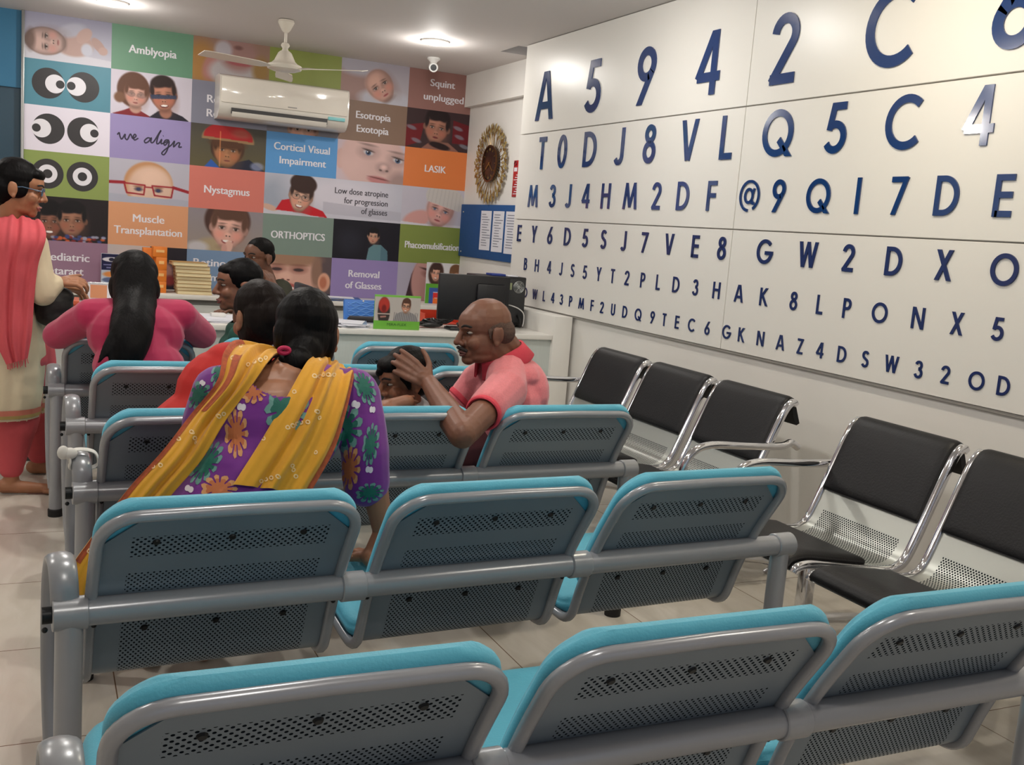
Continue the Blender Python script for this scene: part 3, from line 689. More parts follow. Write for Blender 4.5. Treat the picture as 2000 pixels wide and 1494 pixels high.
def p44():
    p = Pic((30, 28, 36)); p.ell(0.45, 0.55, 0.3, 0.3, (40, 40, 50), soft=1); p.poly([(0.92, 1), (0.97, 0.7), (1.1, 0.6), (1.3, 0.6), (1.48, 0.75), (1.5, 1)], (98, 132, 140)); p.poly([(1.3, 0.62), (1.48, 0.75), (1.5, 1), (1.3, 1)], (84, 116, 128))
    p.at(1.08, 0.38, 4); p.face((190, 146, 124), (26, 22, 26), 0.15, 0.2, hairline=-0.5, lips=(150, 80, 76)); return p
def p15():
    p = Pic((186, 176, 174)); p.poly([(0.95, 0), (1.79, 0), (1.79, 1), (1.2, 1), (1.0, 0.4)], (40, 36, 44)); p.ell(0.5, 0.3, 0.4, 0.25, (196, 180, 176), soft=1); p.ell(1.3, 0.62, 0.2, 0.25, (170, 128, 122), soft=0.5); p.ell(1.42, 0.8, 0.15, 0.12, (140, 60, 60), soft=0.6); return p
def p35():
    p = Pic((92, 78, 80)); p.ell(0.85, 0.5, 0.66, 0.75, (202, 158, 142), soft=0.12); p.ell(0.8, 0.08, 0.7, 0.2, (156, 120, 98), soft=0.5); p.ell(1.42, 0.4, 0.14, 0.4, (140, 108, 92), soft=0.5); p.ell(1.62, 0.65, 0.16, 0.24, (212, 158, 132), soft=0.2); p.ell(1.6, 0.66, 0.09, 0.15, (180, 110, 84), soft=0.5)
    for ex in (0.4, 0.95):
        p.ell(ex, 0.36, 0.2, 0.1, (160, 112, 100), soft=0.9); p.ell(ex, 0.37, 0.13, 0.04, (70, 54, 54), soft=0.4); p.ell(ex, 0.25, 0.2, 0.03, (140, 100, 84), soft=0.9)
    p.ell(0.62, 0.55, 0.16, 0.12, (216, 172, 156), soft=0.8); p.ell(0.56, 0.62, 0.04, 0.02, (110, 66, 62), soft=0.5); p.ell(0.7, 0.63, 0.04, 0.02, (110, 66, 62), soft=0.5); p.ell(0.65, 0.8, 0.3, 0.1, (168, 90, 84), rot=4, soft=0.3); p.ell(0.66, 0.84, 0.2, 0.05, (236, 230, 226), soft=0.3); p.poly([(1.2, 1), (1.45, 0.9), (1.79, 0.95), (1.79, 1)], (60, 62, 74)); return p
def p55():
    p = Pic((172, 166, 182)); p.poly([(0.25, 1), (0.4, 0.3), (0.55, 0), (0.8, 0), (0.7, 0.4), (0.6, 1)], (66, 46, 52)); p.ell(0.85, 0.5, 0.45, 0.7, (188, 142, 136), soft=0.12); p.ell(0.9, 0.3, 0.2, 0.09, (150, 104, 98), rot=12, soft=0.8); p.ell(0.93, 0.33, 0.12, 0.07, (216, 206, 206), rot=12, soft=0.3); p.ell(0.96, 0.34, 0.06, 0.07, (40, 26, 30), soft=0.3); p.ell(0.88, 0.18, 0.24, 0.03, (90, 62, 60), rot=14, soft=0.7); p.ell(1.2, 0.62, 0.1, 0.1, (176, 126, 120), soft=0.6); p.ell(1.14, 0.86, 0.12, 0.07, (150, 70, 80), soft=0.4); p.poly([(1.4, 0), (1.79, 0), (1.79, 1), (1.4, 1)], (120, 100, 110), 0.5); return p
PICS = {(0, 0): p00, (2, 0): p20, (4, 0): p40, (1, 1): p11, (3, 1): p31, (5, 1): p51, (2, 2): p22, (4, 2): p42, (1, 3): p13, (3, 3): p33, (5, 3): p53, (0, 4): p04, (2, 4): p24, (4, 4): p44, (1, 5): p15, (3, 5): p35, (5, 5): p55}
W_ = (226, 222, 228)
TXT = {(1, 0): ((96, 140, 112), [('Amblyopia', .585, .5, .5)]), (3, 0): ((132, 142, 60), []), (5, 0): ((146, 102, 94), [('Squint', .38, .52, .3), ('unplugged', .62, .55, .66)]),
 (0, 1): ((76, 132, 150), []), (2, 1): ((126, 126, 142), [('Re', .15, .275, .40), ('Re', .15, .275, .73)]), (4, 1): ((132, 104, 86), [('Esotropia', .51, .5, .34), ('Exotopia', .47, .5, .68)]),
 (0, 2): ((224, 216, 228), []), (1, 2): ((148, 134, 182), []), (3, 2): ((84, 148, 206), [('Cortical Visual', .78, .5, .33), ('Impairment', .65, .52, .66)]), (5, 2): ((216, 120, 60), [('LASIK', .33, .49, .5)]),
 (0, 3): ((134, 150, 78), []), (2, 3): ((206, 114, 100), [('Nystagmus', .6, .5, .53)]),
 (1, 4): ((212, 150, 108), [('Muscle', .39, .5, .35), ('Transplantation', .85, .5, .64)]), (3, 4): ((118, 136, 126), [('ORTHOPTICS', .76, .5, .5)]), (5, 4): ((124, 138, 64), [('Phacoemulsification', .86, .52, .52)]),
 (0, 5): ((144, 110, 132), [('Paediatric', .6, .48, .36), ('Cataract', .5, .46, .68)]), (2, 5): ((112, 138, 170), [('Retinopathy', .8, .49, .3), ('Prematurity', .8, .49, .66)]), (4, 5): ((144, 126, 178), [('Removal', .46, .49, .37), ('of Glasses', .54, .49, .67)])}
mural = thing('wall_mural', 'wall covering of coloured squares with eye words and children photos behind the counter', 'mural', (1.66, YM, 0.73))
MX, MY, MN = np.array([1.0, 0, 0]), np.array([0, 0, 1.0]), np.array([0, -1.0, 0])
M_print_white = mat('printed_white', W_, 0.5)
M_print_dark = mat('printed_charcoal', (44, 40, 42), 0.5)
def tile_origin(c, r): return np.array([X0M+c*TW, YM-0.004, ZC-r*TH])
for (c, r), fn in PICS.items():
    wmul = 2 if (c, r) == (3, 3) else 1
    p = fn(); o = p.mesh('photo_tile', tile_origin(c, r), MX, MY, mural, TW*wmul, TH)
for (c, r), (col, lines) in TXT.items():
    O = tile_origin(c, r)
    t = MB().box((O[0], YM-0.004, O[2]-TH), (O[0]+TW, YM-0.0005, O[2])).build('colour_tile', mat('printed_%d_%d' % (c, r), col, 0.5), mural, smooth=0)
    for body, wd, cx, cy in lines:
        b = MB(); add_text(b, body, O+MX*(cx*TW)-MY*(cy*TH), MX, MY, width=wd*TW, height=0.185*TH, N=MN, heavy=0.0022)
        b.build('lettering', M_print_white, t, smooth=0)
    if c == 0 and r in (1, 2, 3):
        E = {1: ((.483, .625, .73), (1.213, 1.063, .957)), 2: ((.5, .35, .25), (1.22, 1.36, 1.46)), 3: ((.49, .49, .49), (1.22, 1.22, 1.22))}[r]
        for eb, ew, ep in E:
            b = MB()
            for k, (ex, rad) in enumerate(((eb, .335), (ew, .205), (ep, .09 if r < 3 else .1))):
                b.prism([(math.cos(a)*rad*TH, math.sin(a)*rad*TH) for a in np.linspace(0, 2*np.pi, 40, endpoint=False)], 0, 0.0008*(k+1), O=O+MX*ex*TH-MY*0.5*TH, X=MX, Y=MY, Z=MN, mi=(0, 1, 0)[k])
            b.build('printed_eye', [M_print_dark, M_print_white], t, smooth=0)
b = MB(); O = tile_origin(3, 3)
for k, tx in enumerate(('Low dose atropine', 'for progression', 'of glasses')):
    add_text(b, tx, O+MX*(1.785*TW)-MY*((0.28+0.235*k)*TH), MX, MY, height=0.135*TH, N=MN, align='r', squeeze=1.15, lift=0.0012, heavy=0.0009)
b.build('lettering', mat('printed_grey', (62, 58, 66), 0.5), mural, smooth=0)
# hand written words "we align" on the lilac square
O = tile_origin(1, 2); hw = [[(0.16, .47), (0.2, .42), (0.22, .5), (0.26, .56), (0.33, .44), (0.33, .52), (0.38, .56), (0.44, .43), (0.47, .46), (0.5, .52), (0.57, .46), (0.54, .42), (0.51, .48), (0.54, .55), (0.62, .5)],
 [(0.9, .48), (0.83, .47), (0.76, .54), (0.78, .59), (0.85, .55), (0.91, .46), (0.9, .56), (0.96, .55), (1.08, .33), (1.12, .27), (1.06, .4), (1.03, .57), (1.08, .57), (1.14, .47), (1.13, .57), (1.19, .55), (1.3, .48), (1.23, .48), (1.19, .55), (1.22, .6), (1.31, .5), (1.27, .7), (1.2, .82), (1.15, .79), (1.22, .7), (1.36, .58), (1.43, .48), (1.41, .62), (1.5, .52), (1.55, .52), (1.53, .61), (1.6, .6)], [(1.17, .39), (1.18, .385)]]
b = MB()
for st in hw:
    P = smooth_path([O+MX*(x*TH)-MY*(y*TH)+MN*0.001 for x, y in st], 5)
    b.tube(P, 0.0052, n=6, flat=(1, 0.2), up=MN)
b.build('handwriting', mat('printed_ink', (42, 34, 58), 0.5), mural, smooth=0)
# ================================================================ CEILING AND WALL FITTINGS
M_white_pl = mat('white_plastic', (232, 230, 226), 0.28)
M_lampglow = mat('lamp_glow', (255, 252, 244), 0.4, emit=9.0)
def downlight(x, y, label, w=LAMP_W, col=(1.0, 0.965, 0.91), glow=None, spill=0.9):
    t = thing('ceiling_downlight', label, 'ceiling light', (x, y, ZC), 0, 'recessed round downlights')
    MB().lathe([(0.100, 0), (0.104, -0.006), (0.098, -0.012), (0.082, -0.013), (0.080, -0.004)], (x, y, ZC)).build('rim', M_white_pl, t)
    MB().lathe([(0.0, -0.032), (0.03, -0.030), (0.06, -0.022), (0.081, -0.008), (0.081, -0.003), (0, -0.003)], (x, y, ZC)).build('diffuser', glow or M_lampglow, t, label='glowing diffuser')
    l = bpy.data.lights.new('downlight', 'AREA'); l.shape = 'DISK'; l.size = 0.05; l.energy = w; l.color = col
    o = bpy.data.objects.new('downlight_beam', l); COL.objects.link(o); o.location = (x, y, ZC-0.0335); o['kind'] = 'helper'
    q = bpy.data.lights.new('ceiling_fill', 'POINT'); q.shadow_soft_size = 0.05; q.energy = w*spill; q.color = col  # extra point lamp under the dome, added to brighten the ceiling
    g = bpy.data.objects.new('ceiling_fill_lamp', q); COL.objects.link(g); g.location = (x, y, ZC-0.10); g['kind'] = 'helper'
    return t
downlight(2.553, 7.06, 'round downlight glowing in the ceiling beside the dome camera')
downlight(0.45, 7.50, 'round downlight in the ceiling above the baby picture at top left')
M_warm = mat('warm_lamp_glow', (255, 236, 190), 0.4, emit=9.0)
for x, y, w, colr in ((2.30, 4.55, 0.72, (1, .97, .92)), (2.35, 2.75, 0.85, (1, .90, .70)), (2.35, 0.8, 0.7, (1, .92, .78)), (0.55, 4.7, 1.0, (1, .96, .9)), (0.6, 2.4, 0.8, (1, .96, .9)), (-1.2, 3.6, 0.8, (1, .96, .9)), (0.4, 0.2, 0.7, (1, .95, .88)), (-1.2, 6.6, 0.7, (1, .96, .9))):
    downlight(x, y, 'round ceiling downlight above the seating out of view', LAMP_W*w, colr, spill=(1.3 if x > 2 else 2.6))

# --- ceiling fan
FX, FY = 1.52, 7.155
fan = thing('ceiling_fan', 'white ceiling fan hanging in front of the printed wall above the air conditioner', 'ceiling fan', (FX, FY, ZC))
M_fan = mat('cream_enamel', (226, 218, 204), 0.3)
MB().lathe([(0.0, 0), (0.012, 0), (0.05, -0.004), (0.055, -0.02), (0.03, -0.07), (0.016, -0.085), (0, -0.085)], (FX, FY, ZC)).build('canopy', M_fan, fan)
MB().cyl((FX, FY, ZC-0.08), (FX, FY, 2.47), 0.010).build('rod', M_fan, fan)
MB().lathe([(0.012, 2.52), (0.024, 2.515), (0.03, 2.50), (0.018, 2.48), (0.026, 2.462), (0, 2.462)][::-1] , (FX, FY, 0)).build('coupling', M_fan, fan)
MB().lathe([(0.0, 2.465), (0.032, 2.464), (0.045, 2.452), (0.058, 2.425), (0.070, 2.40), (0.088, 2.383), (0.114, 2.372), (0.119, 2.36), (0.112, 2.345), (0.08, 2.333), (0.02, 2.326), (0, 2.326)], (FX, FY, 0), n=40).build('motor_housing', M_fan, fan)
for k in range(3):
    a = math.radians(78+120*k); d = np.array([math.cos(a), math.sin(a), 0]); s_ = np.array([-d[1], d[0], 0])
    b = MB(); st = [(0.10, .018, 0), (0.16, .03, 1), (0.22, .055, 1), (0.42, .062, 1), (0.58, .06, 1), (0.60, .045, 1)]
    V = []; F = []
    for r_, hw_, tw in st:
        z = 2.352; tl = 0.010*tw
        for q, zz in ((-1, -tl), (1, tl)):
            for e in (0.002, -0.002): V.append(np.array([FX, FY, z])+d*r_+s_*hw_*q+np.array([0, 0, zz+e]))
    for i in range(len(st)-1):
        o = i*4; n = o+4
        F += [[o, o+2, n+2, n], [o+1, n+1, n+3, o+3], [o, n, n+1, o+1], [o+2, o+3, n+3, n+2]]
    F += [[0, 1, 3, 2], [len(V)-4, len(V)-2, len(V)-1, len(V)-3]]
    b.add(V, F); b.build('blade', M_fan, fan)

# --- dome camera
cc = thing('security_camera', 'small white security camera under the ceiling above the squint square', 'camera', (2.80, 7.75, ZC))
b = MB(); b.lathe([(0, 0), (0.05, 0), (0.052, -0.012), (0.03, -0.03), (0.02, -0.05), (0, -0.05)], (2.80, 7.75, ZC)); b.build('bracket', M_white_pl, cc)
dn = nrm(np.array([-0.3, -1, -0.22])); p = np.array([2.80, 7.75, ZC-0.07])
b = MB(); b.tube([p-dn*0.05, p-dn*0.04, p+dn*0.035, p+dn*0.05], [0.025, 0.036, 0.038, 0.034], n=20); b.build('housing', M_white_pl, cc)
MB().cyl(p+dn*0.047, p+dn*0.054, 0.024, n=18).build('lens', M_dark, cc)

# --- split air conditioner
ac = thing('air_conditioner', 'white split air conditioner with open vane mounted on the printed wall', 'air conditioner', (1.75, 8.36, 2.07))
x0, x1, zb, zt, yf, yb = 1.25, 2.252, 2.068, 2.392, 8.13, 8.366
M_ac = mat('air_conditioner_shell', (214, 208, 198), 0.22, coat=0.3)
prof = [(yb, zt), (yf+0.05, zt), (yf+0.015, zt-0.012), (yf, zt-0.04), (yf-0.004, zb+0.10), (yf+0.004, zb+0.06), (yf+0.05, zb+0.014), (yf+0.09, zb), (yb, zb)]
b = MB(); n = len(prof); V = [(x0, y, z) for y, z in prof]+[(x1, y, z) for y, z in prof]
b.add(V, [list(range(n)), list(range(n, 2*n))[::-1]]+[[i, n+i, n+(i+1) % n, (i+1) % n] for i in range(n)]); b.build('body', M_ac, ac)
b = MB(); b.box((x0+0.012, yf-0.014, zb+0.112), (x1-0.012, yf-0.001, zt-0.02), bev=0.006); b.build('front_panel', mat('glossy_panel', (222, 214, 202), 0.1, coat=0.6), ac)
MB().box((x0+0.09, yf-0.006, zb+0.035), (x1-0.17, yf+0.012, zb+0.078)).build('outlet_slot', mat('outlet_shadow', (60, 58, 58), 0.6), ac)
R = np.array(Matrix.Rotation(math.radians(28), 3, 'X'))
MB().box((x0+0.095, yf-0.006, zb+0.012), (x1-0.175, yf+0.002, zb+0.052), bev=0.003, R=R).build('vane', M_ac, ac)
MB().box((x1-0.165, yf-0.010, zb+0.072), (x1-0.03, yf+0.002, zb+0.098), bev=0.002).build('sticker', mat('aqua_sticker', (120, 188, 190), 0.4), ac, label='aqua sticker')
MB().box((1.765, yf-0.0152, zb+0.126), (1.835, yf-0.0138, zb+0.135), bev=0.0005).build('badge', mat('badge_grey', (150, 146, 140), 0.4), ac)

# --- clock
CK = np.array([XK, 7.785, 1.915]); clk = thing('wall_clock', 'oval looking sunburst wall clock with gold leaves and dark brown dial', 'clock', CK)
M_gold = mat('antique_gold', (150, 120, 66), 0.4, metal=0.7, noise=0.15, nscale=30); M_pale = mat('pale_gold_leaf', (172, 150, 92), 0.45, metal=0.4)
XX, YY, NN = np.array([0, -1.0, 0]), np.array([0, 0, 1.0]), np.array([-1.0, 0, 0])
Rn = np.array([[XX[i], YY[i], NN[i]] for i in range(3)])
MB().lathe([(0, 0.002), (0.14, 0.002), (0.14, 0.03), (0.13, 0.036), (0, 0.036)], CK, R=Rn).build('dial', mat('dark_brown_dial', (44, 24, 20), 0.35), clk)
MB().lathe([(0.135, 0.03), (0.15, 0.03), (0.15, 0.042), (0.135, 0.042), (0.135, 0.03)], CK, R=Rn).build('bezel', mat('bronze', (104, 74, 50), 0.3, metal=0.8), clk)
b = MB()
for k in range(12):
    a = k*math.pi/6; d = XX*math.sin(a)+YY*math.cos(a); b.tube([CK+d*0.105+NN*0.038, CK+d*0.125+NN*0.038], 0.003, n=6)
b.build('hour_mark', M_gold, clk)
for a, l_, w_ in ((235, 0.075, 0.006), (128, 0.10, 0.0045)):
    d = XX*math.sin(math.radians(a))+YY*math.cos(math.radians(a)); b = MB(); b.tube([CK-d*0.015+NN*0.041, CK+d*l_+NN*0.041], w_, n=6, flat=(1, 0.3), up=NN); b.build('hand', M_gold, clk)
b = MB(); lf = MB()
for k in range(44):
    a = 2*math.pi*k/44; d = XX*math.sin(a)+YY*math.cos(a); e = np.cross(NN, d)
    r1 = 0.215+0.03*(k % 2); b.tube([CK+d*0.145+NN*0.02, CK+d*r1+NN*(0.022+0.006*(k % 3))], 0.0025, n=5)
    for q, (rr, off, rot) in enumerate(((r1+0.02, 0.0, 0), (r1+0.05, 0.012, 28), (r1+0.06, -0.012, -28), (r1+0.085, 0.003, 5))):
        if q == 3 and k % 2: continue
        c = CK+d*rr+e*off+NN*(0.022+0.006*((k+q) % 3)); aa = math.radians(rot+random.uniform(-12, 12)); dd = d*math.cos(aa)+e*math.sin(aa); ee = np.cross(NN, dd)
        L_ = 0.030; lf.add([c-dd*L_, c+ee*0.015+NN*0.003, c+dd*L_, c-ee*0.015+NN*0.003, c+NN*0.006, c-NN*0.002], [[0, 1, 4], [1, 2, 4], [2, 3, 4], [3, 0, 4], [1, 0, 5], [2, 1, 5], [3, 2, 5], [0, 3, 5]], mi=(k+q) % 2)
b.build('spoke', M_gold, clk); lf.build('leaf_wreath', [M_gold, M_pale], clk, smooth=0)

# --- notice board with three sheets
nb = thing('notice_board', 'blue felt notice board with sheets pinned, below the sunburst clock', 'notice board', (XK, 7.6, 1.14))
MB().box((XK-0.022, 6.78, 1.14), (XK-0.001, 8.362, 1.585), bev=0.004).build('board', mat('blue_felt', (26, 76, 134), 0.9, noise=0.08, nscale=120, bump=0.2, bscale=300), nb)
for y0, z0 in ((6.86, 1.165), (8.30, 1.18), (8.30, 1.52), (6.86, 1.55)): MB().sphere((XK-0.024, y0, z0), 0.008, n=8, m=6).build('pin', M_silver, nb)
M_paper = mat('white_paper', (222, 222, 230), 0.7); M_ink = mat('grey_print', (120, 122, 136), 0.7)
for k, (ya, yb_) in enumerate(((7.905, 7.69), (7.655, 7.44), (7.405, 7.19))):
    t = thing('pinned_sheet', ('printed white sheet on the blue board, nearest the printed wall', 'printed white sheet in the middle of the blue board', 'printed white sheet on the blue board, nearest the letter panels')[k], 'paper sheet', (XK-0.022, (ya+yb_)/2, 1.22), 0, 'sheets on the notice board')
    b = MB(); za, zb_ = 1.215-0.004*k, 1.535
    b.prism([(0, za), (0.004, za-0.002), (ya-yb_, za), (ya-yb_, zb_), (0, zb_)], 0.001, 0.0022, O=(XK-0.022, ya, 0), X=(0, -1, 0), Y=(0, 0, 1), Z=(-1, 0, 0)); b.build('paper', M_paper, t, smooth=0)
    b = MB()
    for q in range(13):
        zz = zb_-0.03-q*0.021; ln = random.uniform(0.08, 0.17); st = random.uniform(0.02, 0.05)
        b.box((XK-0.0249, ya-st-ln, zz-0.003), (XK-0.0244, ya-st, zz+0.003))
    b.build('printed_lines', M_ink, t, smooth=0)
# --- red hook tag beside the panels
rt = thing('fire_sign', 'narrow red sign strip on the wall between clock and letter panels', 'sign', (XK, 7.30, 1.65))
b = MB(); b.box((XK-0.006, 7.25, 1.65), (XK-0.001, 7.37, 1.93), bev=0.002); b.build('plate', mat('sign_red', (176, 36, 40), 0.4), rt)
b = MB()
for q in range(9): b.box((XK-0.0072, 7.27, 1.67+q*0.018), (XK-0.0063, 7.35-0.02*(q % 3), 1.676+q*0.018))
b.box((XK-0.0072, 7.30, 1.845), (XK-0.0063, 7.355, 1.875)); b.build('print', M_paper, rt, smooth=0)
b = MB(); b.tube([np.array([XK-0.007, 7.335+0.02*math.cos(a), 1.905+0.017*math.sin(a)]) for a in np.linspace(-1.2, 4.0, 14)], 0.006, n=6); b.build('print', mat('sign_dark_red', (110, 24, 30), 0.4), rt, smooth=0)
# ================================================================ WAITING SEATS, BLUE PADDED ROWS
def sheet_mat(name, base, metal, rough, groups, mu0, mu1):
    """perforated sheet steel: hexagonal holes inside bands (s0,s1) measured along the sheet"""
    m = bpy.data.materials.new(name); m.use_nodes = True; nt = m.node_tree; b = nt.nodes['Principled BSDF']; L = nt.links.new
    b.inputs['Metallic'].default_value = metal; b.inputs['Roughness'].default_value = rough
    def M(op, a, c=None):
        n = nt.nodes.new('ShaderNodeMath'); n.operation = op
        for i, v in enumerate((a, c)):
            if v is None: continue
            if isinstance(v, (int, float)): n.inputs[i].default_value = v
            else: L(v, n.inputs[i])
        return n.outputs[0]
    uv = nt.nodes.new('ShaderNodeUVMap'); uv.uv_map = 'sheet'; sp = nt.nodes.new('ShaderNodeSeparateXYZ'); L(uv.outputs[0], sp.inputs[0]); u, v = sp.outputs[0], sp.outputs[1]
    mask = None
    for bands, pitch, py, rad in groups:
        def holes(ox, oy):
            fx = M('SUBTRACT', M('FRACT', M('DIVIDE', M('ADD', u, 3+ox), pitch)), 0.5); fy = M('SUBTRACT', M('FRACT', M('DIVIDE', M('ADD', v, 3+oy), 2*py)), 0.5)
            return M('SQRT', M('ADD', M('POWER', M('MULTIPLY', fx, pitch), 2), M('POWER', M('MULTIPLY', fy, 2*py), 2)))
        hole = M('LESS_THAN', M('MINIMUM', holes(0, 0), holes(pitch/2, py)), rad)
        band = None
        for s0, s1 in bands:
            q = M('MULTIPLY', M('GREATER_THAN', v, s0), M('LESS_THAN', v, s1)); band = q if band is None else M('MAXIMUM', band, q)
        k = M('MULTIPLY', hole, band); mask = k if mask is None else M('MAXIMUM', mask, k)
    mask = M('MULTIPLY', mask, M('MULTIPLY', M('GREATER_THAN', u, mu0), M('LESS_THAN', u, mu1)))
    mi = nt.nodes.new('ShaderNodeMix'); mi.data_type = 'RGBA'; L(mask, mi.inputs['Factor']); mi.inputs['A'].default_value = rgb(*base); mi.inputs['B'].default_value = rgb(18, 24, 30)
    L(mi.outputs['Result'], b.inputs['Base Color'])
    L(M('MULTIPLY', M('SUBTRACT', 1.0, mask), metal), b.inputs['Metallic'])
    L(M('MULTIPLY', M('SUBTRACT', 1.0, mask), 0.5), b.inputs['Specular IOR Level'])
    return m
CW = 0.515
PROF = smooth_path([(-.122, .785), (-.075, .715), (-.02, .63), (.025, .55), (.058, .475), (.078, .42), (.094, .385), (.125, .366), (.18, .366), (.30, .382), (.44, .398), (.51, .403), (.545, .395)], 4)
def arclen(P):
    return np.concatenate([[0], np.cumsum(np.linalg.norm(np.diff(P, axis=0), axis=1))])
PS = arclen(PROF)
def prof_normal(P):
    T = np.gradient(P, axis=0); T /= np.linalg.norm(T, axis=1)[:, None]
    return np.stack([-T[:, 1], T[:, 0]], 1)        # towards the sitter
PN = prof_normal(PROF)
M_greymetal = mat('grey_enamel_steel', (150, 152, 157), 0.26, spec=0.6, metal=0.25)
M_greypost = mat('grey_enamel_post', (152, 154, 158), 0.28, spec=0.55, metal=0.2)
M_shell = sheet_mat('perforated_grey_sheet', (120, 132, 142), 0.3, 0.32, [([(0.068, 0.128)], 0.0145, 0.0075, 0.0029), ([(0.178, 0.235)], 0.0118, 0.0066, 0.0023), ([(0.30, 0.50)], 0.0105, 0.0064, 0.0023)], 0.062, CW-0.055)
M_cyan = mat('turquoise_upholstery', (76, 164, 188), 0.6, bump=0.12, bscale=220, noise=0.04, nscale=8, sheen=0.15)
M_cap = mat('black_rubber', (16, 16, 17), 0.6)
M_screw = mat('dark_screw', (26, 28, 30), 0.4, metal=0.5)
def shell_geo(w, prof, S, cut=0.088, edge=0.0, rc=None, th=0.0025):
    b = MB(); n = len(prof); nu = 2; V = []; UV = []; F = []
    for i in range(n):
        ins = max(0.0, cut-S[i]) + edge
        for u in (ins, w-ins): V.append((u, prof[i][0], prof[i][1])); UV.append((u, S[i]))
    for i in range(n-1): F.append([2*i, 2*i+1, 2*i+3, 2*i+2])
    N = prof_normal(prof); q = len(V)
    V2 = [(V[2*i+k][0], V[2*i+k][1]+N[i][0]*th, V[2*i+k][2]+N[i][1]*th) for i in range(n) for k in (0, 1)]
    F += [[q+a for a in f][::-1] for f in F]
    for i in range(n-1):
        for k in (0, 1): F.append([2*i+k, 2*i+2+k, q+2*i+2+k, q+2*i+k])
    F += [[0, 1, q+1, q], [q-2, q-1, 2*q-1, 2*q-2]]
    b.add(V+V2, F, uv=UV+UV); return b
def pad_geo(w, prof, S, s0, s1, d0, d1, e, rc0=0.09, rc1=0.05, nu=24, ns=26):
    """upholstered pad riding on the sheet between arc lengths s0..s1 (s0 may be < 0), offsets d0..d1 off the sheet, e overhang"""
    N = prof_normal(prof); b = MB(); V = []; F = []
    ss = np.concatenate([np.linspace(s0, s0+0.05, 8)[:-1], np.linspace(s0+0.05, s1-0.03, ns)[:-1], np.linspace(s1-0.03, s1, 6)])
    def at(s):
        if s < 0:
            d = nrm(prof[0]-prof[1]); return prof[0]+d*(-s), N[0]
        return np.array([np.interp(s, S, prof[:, k]) for k in (0, 1)]), nrm(np.array([np.interp(s, S, N[:, k]) for k in (0, 1)]))
    for side in (1, 0):
        for s in ss:
            p, nn = at(s); a = s-s0; c = s1-s
            ins = -e + (rc0-math.sqrt(max(0, rc0**2-(rc0-a)**2)) if a < rc0 else 0) + (rc1-math.sqrt(max(0, rc1**2-(rc1-c)**2)) if c < rc1 else 0)
            for t in np.linspace(0, 1, nu):
                tt = 0.5-0.5*math.cos(math.pi*t); u = ins+(w-2*ins)*tt
                ed = min(a/0.035, c/0.035, (tt*(w-2*ins))/0.035, ((1-tt)*(w-2*ins))/0.035, 1.0); ed = max(ed, 0.0)
                k = math.sqrt(max(0.0, 1-(1-ed)**2))
                dd = (d0+d1)/2 + (d1-d0)/2*k if side else (d0+d1)/2-(d1-d0)/2*min(1.0, k*1.6)
                V.append((u, p[0]+nn[0]*dd, p[1]+nn[1]*dd))
    m = len(ss); q = m*nu
    for i in range(m-1):
        for j in range(nu-1):
            F.append([i*nu+j, i*nu+j+1, (i+1)*nu+j+1, (i+1)*nu+j]); F.append([q+(i+1)*nu+j, q+(i+1)*nu+j+1, q+i*nu+j+1, q+i*nu+j])
    for i in range(m-1):
        for j in (0, nu-1): F.append([i*nu+j, (i+1)*nu+j, q+(i+1)*nu+j, q+i*nu+j])
    for j in range(nu-1):
        for i in (0, m-1): F.append([i*nu+j, i*nu+j+1, q+i*nu+j+1, q+i*nu+j])
    return b.add(V, F)
def frame_path(w):
    rc = 0.075; P = []; d = nrm(PROF[0]-PROF[1]); tz = 0.0
    side = [np.array([PROF[i][0]-PN[i][0]*0.004, PROF[i][1]-PN[i][1]*0.004]) for i in range(len(PROF))]
    s_in = [s for s, k in zip(side, PS) if k >= rc]
    left = [(0, s[0], s[1]) for s in s_in[::-1]]
    top0 = side[0]; k0 = s_in[0]
    A = []
    for t in np.linspace(0, np.pi/2, 9)[1:-1]:
        f = math.sin(t); A.append((rc*(1-math.cos(t)), k0[0]+(top0[0]-k0[0])*f, k0[1]+(top0[1]-k0[1])*f))
    A.append((rc, top0[0], top0[1]))
    right = [(w-x, y, z) for x, y, z in A[::-1]]+[(w, s[0], s[1]) for s in s_in]
    return left+A+[(w/2, top0[0], top0[1]+0.002)]+right
_proto = {}
def seat_meshes():
    if _proto: return _proto
    def keep(name, b, m, smooth=40):
        o = b.build(name, m, None, smooth=smooth); me = o.data; bpy.data.objects.remove(o); _proto[name] = me
    keep('seat_shell', shell_geo(CW, PROF, PS, edge=0.008), M_shell)
    b = MB(); b.tube(frame_path(CW), 0.0125, n=10); keep('seat_frame', b, M_greymetal, 60)
    keep('backrest_cushion', pad_geo(CW, PROF, PS, -0.018, 0.385, 0.004, 0.042, 0.006), M_cyan, 180)
    S1 = PS[-1]
    keep('seat_cushion', pad_geo(CW, PROF, PS, 0.50, S1+0.0, 0.004, 0.050, 0.004, rc0=0.04, rc1=0.07), M_cyan, 180)
    b = MB(); b.lathe([(0, 0.004), (0.006, 0.004), (0.008, 0.0), (0, 0)][::-1], n=10); keep('screw', b, M_screw, 30)
    return _proto
